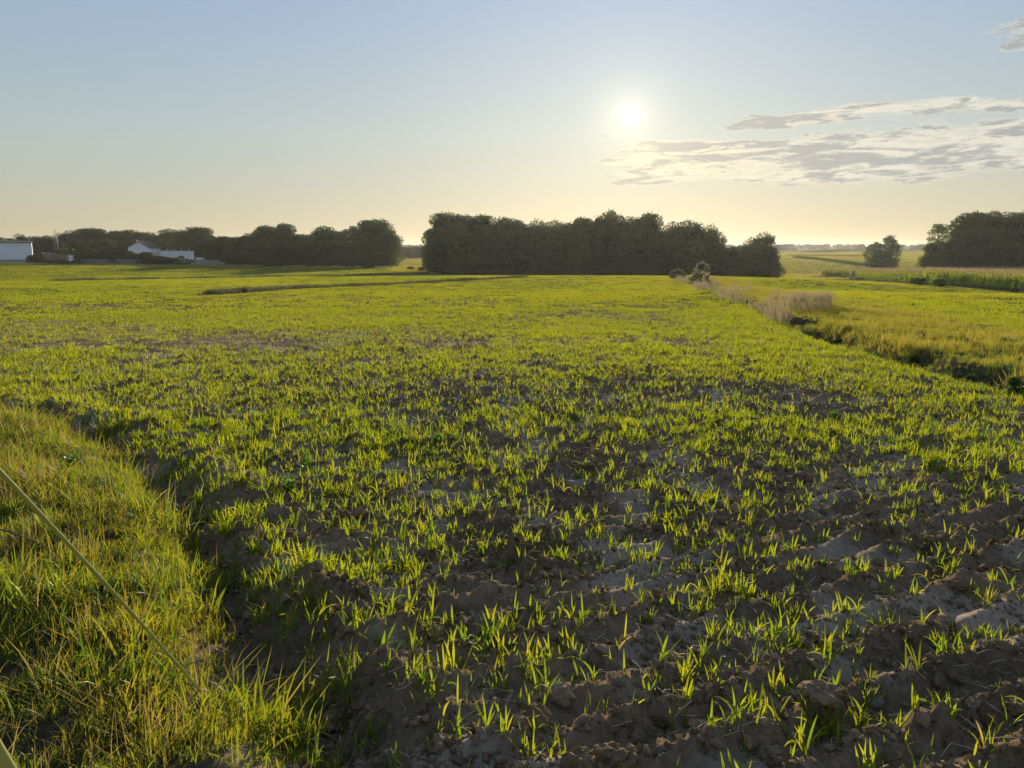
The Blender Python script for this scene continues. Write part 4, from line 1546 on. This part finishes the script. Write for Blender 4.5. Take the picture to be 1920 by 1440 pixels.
# grass of the ditch and its bank
n = 42000
run_t = rng.random(n) ** 1.7
dp = np.array(DITCH)
seg = np.hypot(*(dp[1:] - dp[:-1]).T)
cum = np.concatenate([[0], np.cumsum(seg)])
rr_ = run_t * cum[-1] * .98
ix = np.clip(np.searchsorted(cum, rr_) - 1, 0, len(seg) - 1)
fr = ((rr_ - cum[ix]) / seg[ix])[:, None]
P = dp[ix] * (1 - fr) + dp[ix + 1] * fr
tn = (dp[ix + 1] - dp[ix]) / seg[ix][:, None]
nr = np.stack([tn[:, 1], -tn[:, 0]], 1)
off = rng.uniform(-.25, 7.2, n)
P = P + nr * off[:, None]
px_, py_ = P[:, 0], P[:, 1]
s_, _, run_ = field_masks(px_, py_)
d = np.hypot(px_, py_)
keep = (s_ > -.2) & (px_ / np.maximum(py_, .1) < .95) & (py_ > 2) & ~((s_ > .15) & (s_ < .6) & (rng.random(n) < .2))
keep &= ~((s_ > 5) & (rng.random(n) < .4))
px_, py_, s_, d, run_ = px_[keep], py_[keep], s_[keep], d[keep], run_[keep]
n = len(px_)
low = (s_ < 1.05) | (pn(px_ * .7, py_ * .7, 190) < -.36)
hue_n = fbm(px_ * .35, py_ * .35, 2, 195)
kind = np.clip(1.0 + 3.8 * hue_n + rng.normal(0, 1.1, n), 0, 4).astype(int)
kind = np.where(low & (rng.random(n) < .6), rng.integers(5, 7, n), kind)
sc = .78 * rng.uniform(.45, 1.0, n) * (.52 + .34 * np.exp(-((s_ - 1.25) / .5) ** 2) * smooth(-.3, .3, pn(run_ * .6, 2.2, 197)) + .12 * smooth(1, 2.5, s_) - .22 * smooth(4.0, 7, s_) + .25 * hue_n)
k = 1 + smooth(25, 90, d) * 1.2
gn_scatter("ditch_grass", np.stack([px_, py_, zground(px_, py_) - .01], 1), rng.uniform(0, 6.28, n), np.stack([sc * k, sc * k, sc], 1), kind,
           [(m_, M["dry"] if i < 5 else M["weed"]) for i, m_ in enumerate(DG)], "rank dry grass along the ditch")
print("ditch", n)

# pale plumed reeds: two stands beside the ditch and a ribbon towards the willow bush
RP = []
for px0, px1, py0, py1, cnt in [(1435, 1495, 574, 588, 36), (1495, 1562, 576, 588, 52), (1405, 1445, 570, 584, 14), (1345, 1405, 546, 566, 50), (1300, 1345, 534, 546, 80), (1270, 1305, 524, 531, 60), (1430, 1480, 590, 604, 20)]:
    for _ in range(cnt):
        p = hit(rng.uniform(px0, px1), rng.uniform(py0, py1))
        RP.append(p)
RP = np.array(RP)
n = len(RP)
sc = rng.uniform(.75, 1.15, n) * np.where(RP[:, 1] < 36, .62, .55)
k = 1 + smooth(25, 90, RP[:, 1]) * .8
gn_scatter("plumed_reeds", np.stack([RP[:, 0], RP[:, 1], zground(RP[:, 0], RP[:, 1]) - .05], 1), rng.uniform(0, 6.28, n), np.stack([sc * k, sc * k, sc], 1), rng.integers(0, 4, n),
           [(m_, M["plume"]) for m_ in RD], "pale pinkish plumed reeds beside the ditch")

# weeds and docks in the near ditch; darker leaf colour stands for the hollows' shade
for px, py, h, w, mt, lab in [(1690, 684, .42, .30, None, "dark leafy nettle clump at the ditch edge below the docks"), (1738, 700, .40, .30, "brown", "brown withered dock clump hanging into the ditch"),
                              (1830, 716, .62, .26, "brown", "tall red brown dock plant standing in the ditch"), (1545, 642, .34, .36, None, "dark overhanging bush in the hollow where the reeds end"),
                              (1612, 660, .40, .38, None, "dark nettle clump in the shaded ditch bank"), (1475, 620, .20, .34, "weed", "bright green leafy weed clump where the ditch narrows"),
                              (1790, 722, .34, .34, None, "dark green weeds filling the ditch bottom"), (1885, 748, .36, .34, None, "thick dark weeds in the near end of the ditch"),
                              (1850, 736, .34, .28, "brown", "low brown weed clump between the dock and the thick dark weeds"), (1800, 655, .22, .40, "weed", "green patch of weeds on the far ditch bank"),
                              (1870, 655, .22, .30, "weed", "small green weed clump high on the grassy bank")]:
    p = hit(px, py)
    x, y = p[0] + .35, p[1] + .25
    shrub((x, y, float(zground(x, y)) - .05), h, w, 1 if mt != "brown" else 2, "ditch_weed", lab, None, mt)["category"] = "weed"


# field margins to the left: long strips of dark weeds
def margin(pts, dens, width, hs, name, label, kinds=4):
    P = []
    for (ax, ay), (bx, by) in zip(pts[:-1], pts[1:]):
        L = math.hypot(bx - ax, by - ay)
        for _ in range(int(L * dens)):
            t = rng.random()
            o_ = rng.normal(0, width * .4)
            P.append((ax + (bx - ax) * t - (by - ay) / L * o_, ay + (by - ay) * t + (bx - ax) / L * o_))
    P = np.array(P)
    n = len(P)
    sc = rng.uniform(.6, 1.15, n) * hs * (1 + .6 * np.maximum(fbm(P[:, 0] * .12, P[:, 1] * .12, 2, 200), -.5))
    gn_scatter(name, np.stack([P[:, 0], P[:, 1], zground(P[:, 0], P[:, 1]) - .03], 1), rng.uniform(0, 6.28, n), np.stack([sc * 1.2, sc * 1.2, sc], 1),
               rng.integers(0, 4, n), [(m_, M["margin"]) for m_ in DGF], label)


M["margin"] = leaf_mat("margin_weed", [(0.035, 0.045, 0.018), (0.06, 0.065, 0.025), (0.10, 0.085, 0.04), (0.14, 0.11, 0.06)],
                       [(0.05, 0.07, 0.015), (0.09, 0.10, 0.02), (0.15, 0.12, 0.04), (0.20, 0.15, 0.07)], .4)
margin(MARG_B, 22, 1.2, .68, "weedy_strip", "strip of dark tall weeds between two parts of the crop")
margin(MARG_A, 16, 1.4, .75, "weedy_strip", "long thin strip of dark weeds across the farther crop")
margin(MARG_C, 9, 1.4, .55, "weedy_strip", "faint broken strip of weeds before the farm buildings")
margin([(a - .6 * 0, b - 1.0) for a, b in MAIZE], 26, 1.3, .75, "maize_margin_weeds", "grey brown weeds along the foot of the maize")

# meadow grass on the land beyond (uncountable), gives the far fields their backlit tone
n = 26000
a = rng.uniform(-.16, .56, n)
dd_ = 190 * (900 / 190) ** rng.random(n)
mx_, my_ = dd_ * np.sin(a), dd_ * np.cos(a)
win = ((a > -.155) & (a < -.09)) | ((a > .33) & (a < .56))
mx_, my_ = mx_[win], my_[win]
n = len(mx_)
MG = [as_mesh("meadow_tuft", grass_tuft(r5, 14, .2, .45, .05, .5, h, .12, .3, .5, 2)) for h in (.3, .45, .6)]
sc = rng.uniform(.7, 1.2, n) * (1 + smooth(250, 800, np.hypot(mx_, my_)) * 1.2)
gn_scatter("meadow_grass", np.stack([mx_, my_, zground(mx_, my_)], 1), rng.uniform(0, 6.28, n), np.stack([sc * 2, sc * 2, sc], 1), rng.integers(0, 3, n),
           [(m_, M["dry"]) for m_ in MG], "pale grass of the meadows beyond the maize")

# ------------------------------------------------------------------ far hedges, maize strip and the hills' woods
def far_leaf(me, mat):
    if mat is None:
        return me
    c = me.copy()
    c.materials.clear()
    c.materials.append(M[mat])
    return c


def far_wood(name, label, pts, hmin, hmax, kinds=(0, 1), w=1.3, mat=None):
    pts = np.array(pts)
    n = len(pts)
    hh = rng.uniform(hmin, hmax, n) / 10.0
    ww = hh * rng.uniform(.9, 1.4, n) * w
    gn_scatter(name, np.stack([pts[:, 0], pts[:, 1], zground(pts[:, 0], pts[:, 1]) - .3], 1), rng.uniform(0, 6.28, n), np.stack([ww, ww, hh], 1),
               rng.integers(0, 2, n), [(far_leaf(TREES[k][1], mat), None) for k in kinds], label)


def along(pix, n, jit=0.0, Y=None):
    q = [hit(px, py) if Y is None else at(px, py, Y) for px, py in pix]
    q = np.array(q)[:, :2]
    out = []
    for _ in range(n):
        i = int(rng.integers(0, len(q) - 1)); t = rng.random()
        out.append(q[i] * (1 - t) + q[i + 1] * t + rng.normal(0, jit, 2))
    return out


pts = []
for Y, cnt in ((1150, 300), (1450, 420), (1800, 700)):
    for _ in range(cnt):
        a = rng.uniform(-.72, .72)
        dens = .5 + pn(a * 9 + Y, .3, 210)
        if rng.random() < dens + .25:
            pts.append((Y * math.tan(a) , Y + rng.normal(0, 60)))
far_wood("distant_wood", "hazy blue green woods on the far hills", pts, 4, 9, (0, 1), 2.2)
far_wood("hedge_strip", "dark strip of maize curving over the pale far field", along([(1490, 484), (1530, 487), (1570, 491.5), (1620, 499)], 300, .8), 1.0, 1.6, (0, 1), 2.0, 'weed')
far_wood("hedge_line", "thin dark hedge between the far fields", along([(1480, 480), (1560, 480.5), (1620, 481.5)], 220, 1.2), .8, 1.4, (0, 1), 2.2, 'weed')
far_wood("ridge_strip", "dark crop strip on the rise before the hills", along([(1520, 474), (1560, 472), (1620, 470), (1740, 470)], 420, 4), 1.5, 2.4, (0, 1), 2.5, 'weed')
far_wood("gap_hedge", "hazy hedge seen through the gap between the two woods", along([(750, 484), (805, 483)], 60, 3), 4, 7)

# ------------------------------------------------------------------ near things on the verge
def stalk(p0, p1, sag, r0, r1, name, label, leafat=None):
    p0, p1 = Vector(p0), Vector(p1)
    m = MB()
    n = 14
    pts, rr = [], []
    for i in range(n + 1):
        t = i / n
        q = p0.lerp(p1, t)
        q.z += sag * 4 * t * (1 - t)
        pts.append(q - p0); rr.append((r0 + (r1 - r0) * t) * (1.25 if i in (4, 9) else 1))
    root = empty(name, p0)
    m.tube(pts, rr, 8)
    obj("stem", m.mesh("stem", True), M["stem"], root)
    k = 3
    b = np.array([list(pts[j]) for j in (0, 1, 4)])
    v, f, h, t = blades(k, b, np.array([2.5, .6, 4.2]), np.array([.16, .22, .14]), np.full(k, .011), np.array([.5, .7, .5]), np.array([.8, 1.4, 1.2]), 5, np.zeros(k), np.array([.3, .35, .5]))
    for i in range(k):
        sl = slice(i * 12, (i + 1) * 12)
        obj("leaf", mesh_np("leaf", v[sl], [f[:5]], {"hue": h[sl]}), M["verge"], root)
    tag(root, label, "stalk")
    return root


g0 = hit(405, 1318, lambda a_, b_: zground(a_, b_))
base = np.array([g0[0], g0[1], float(zground(g0[0], g0[1])) - .03])
tip = at(-60, 822, 1.28)
stalk(base, tip, .015, .0043, .0050, "leaning_stalk", "long pale green grass stalk leaning out over the verge")
g1 = at(130, 1500, 1.15)
b1_ = np.array([g1[0] + .10, g1[1] + .12, 0.05])
tip2 = at(-70, 1292, .95)
stalk(b1_, tip2, .0, .0078, .0078, "leaning_stalk", "thick green stalk poking up from the nearest corner of the verge")
# dark dead twig
m = MB()
q0, q1 = hit(-40, 1075), hit(110, 1100)
z0 = max(float(zground(q0[0], q0[1])), float(zground(q1[0], q1[1]))) + .10
q0[2] = z0 + .06; q1[2] = z0 - .03
mid = (q0 + q1) / 2 + np.array([0, 0, .02])
m.tube([Vector(q0 - q0), Vector(mid - q0), Vector(q1 - q0)], [.0045, .004, .002], 6)
tw = obj("dead_twig", m.mesh("dead_twig"), M["bark"], None, q0)
tag(tw, "thin dark dead twig lying across the verge grass", "twig")


# leafy weeds in the crop
def leafy_weed(px, py, h, n, label, mat="weed"):
    p = hit(px, py)
    z = float(zground(p[0], p[1]))
    root = empty("leafy_weed", (p[0], p[1], z))
    r = np.random.default_rng(int(px * 7 + py))
    m = MB()
    st, lv = [], []
    for i in range(n):
        a = r.uniform(0, 6.28); le = r.uniform(.05, .5); L = h * r.uniform(.6, 1)
        tipv = Vector((math.cos(a) * math.sin(le) * L, math.sin(a) * math.sin(le) * L, math.cos(le) * L))
        m.tube([(0, 0, -.02), tipv * .5 + Vector((0, 0, .01)), tipv], [.0025, .002, .001], 5)
        k = 14
        tt = r.uniform(.2, 1.0, k)
        b = np.array([list(tipv * t_) for t_ in tt])
        lv.append(blades(k, b, r.uniform(0, 6.28, k), r.uniform(.03, .065, k), r.uniform(.010, .018, k), r.uniform(.5, 1.2, k), r.uniform(.2, 1.0, k), 3, r.normal(0, .5, k), r.random(k), 1.6, r))
    obj("stem", m.mesh("stem"), M["stem"], root)
    v, f, hh, t = merge(lv)
    obj("foliage", mesh_np("foliage", v, [f], {"hue": hh}), M[mat], root)
    tag(root, label, "weed")


leafy_weed(545, 940, .17, 9, "low bushy dark green feathery weed among the seedlings")
leafy_weed(572, 905, .22, 4, "upright dark green feathery weed behind the bushy one")
leafy_weed(815, 850, .14, 6, "small leafy green weed beside a bare soil hollow")
leafy_weed(140, 915, .16, 8, "dark green broad leaved weed in the middle of the verge grass")
leafy_weed(205, 960, .12, 6, "small green weed close to the verge edge above the furrow")
leafy_weed(1560, 795, .14, 6, "green weed at the boundary of the dense crop and the bare patch")
# two small lilac flowers
M["petal"] = leaf_mat("lilac_petal", [(0.35, 0.33, 0.5), (0.45, 0.42, 0.6)], [(0.4, 0.38, 0.6), (0.5, 0.46, 0.66)], .4)
for px, py, lab in [(112, 962, "pale lilac wild flower in the verge grass nearer the leaning stalk"), (160, 948, "pale lilac wild flower in the verge grass beside the dark weed")]:
    p = hit(px, py)
    root = empty("wild_flower", (p[0], p[1], float(zground(p[0], p[1]))))
    m = MB(); m.tube([(0, 0, -.02), (.005, 0, .1), (0, .004, .19)], [.0016, .0014, .001], 5)
    obj("stem", m.mesh("stem"), M["stem"], root)
    k = 11
    v, f, h, t = blades(k, np.tile([0, .004, .19], (k, 1)), np.arange(k) * 6.28 / k, np.full(k, .017), np.full(k, .006), np.full(k, .9), np.full(k, .5), 3, np.zeros(k), rng.random(k))
    obj("petals", mesh_np("petals", v, [f], {"hue": h}), M["petal"], root)
    tag(root, lab, "flower")
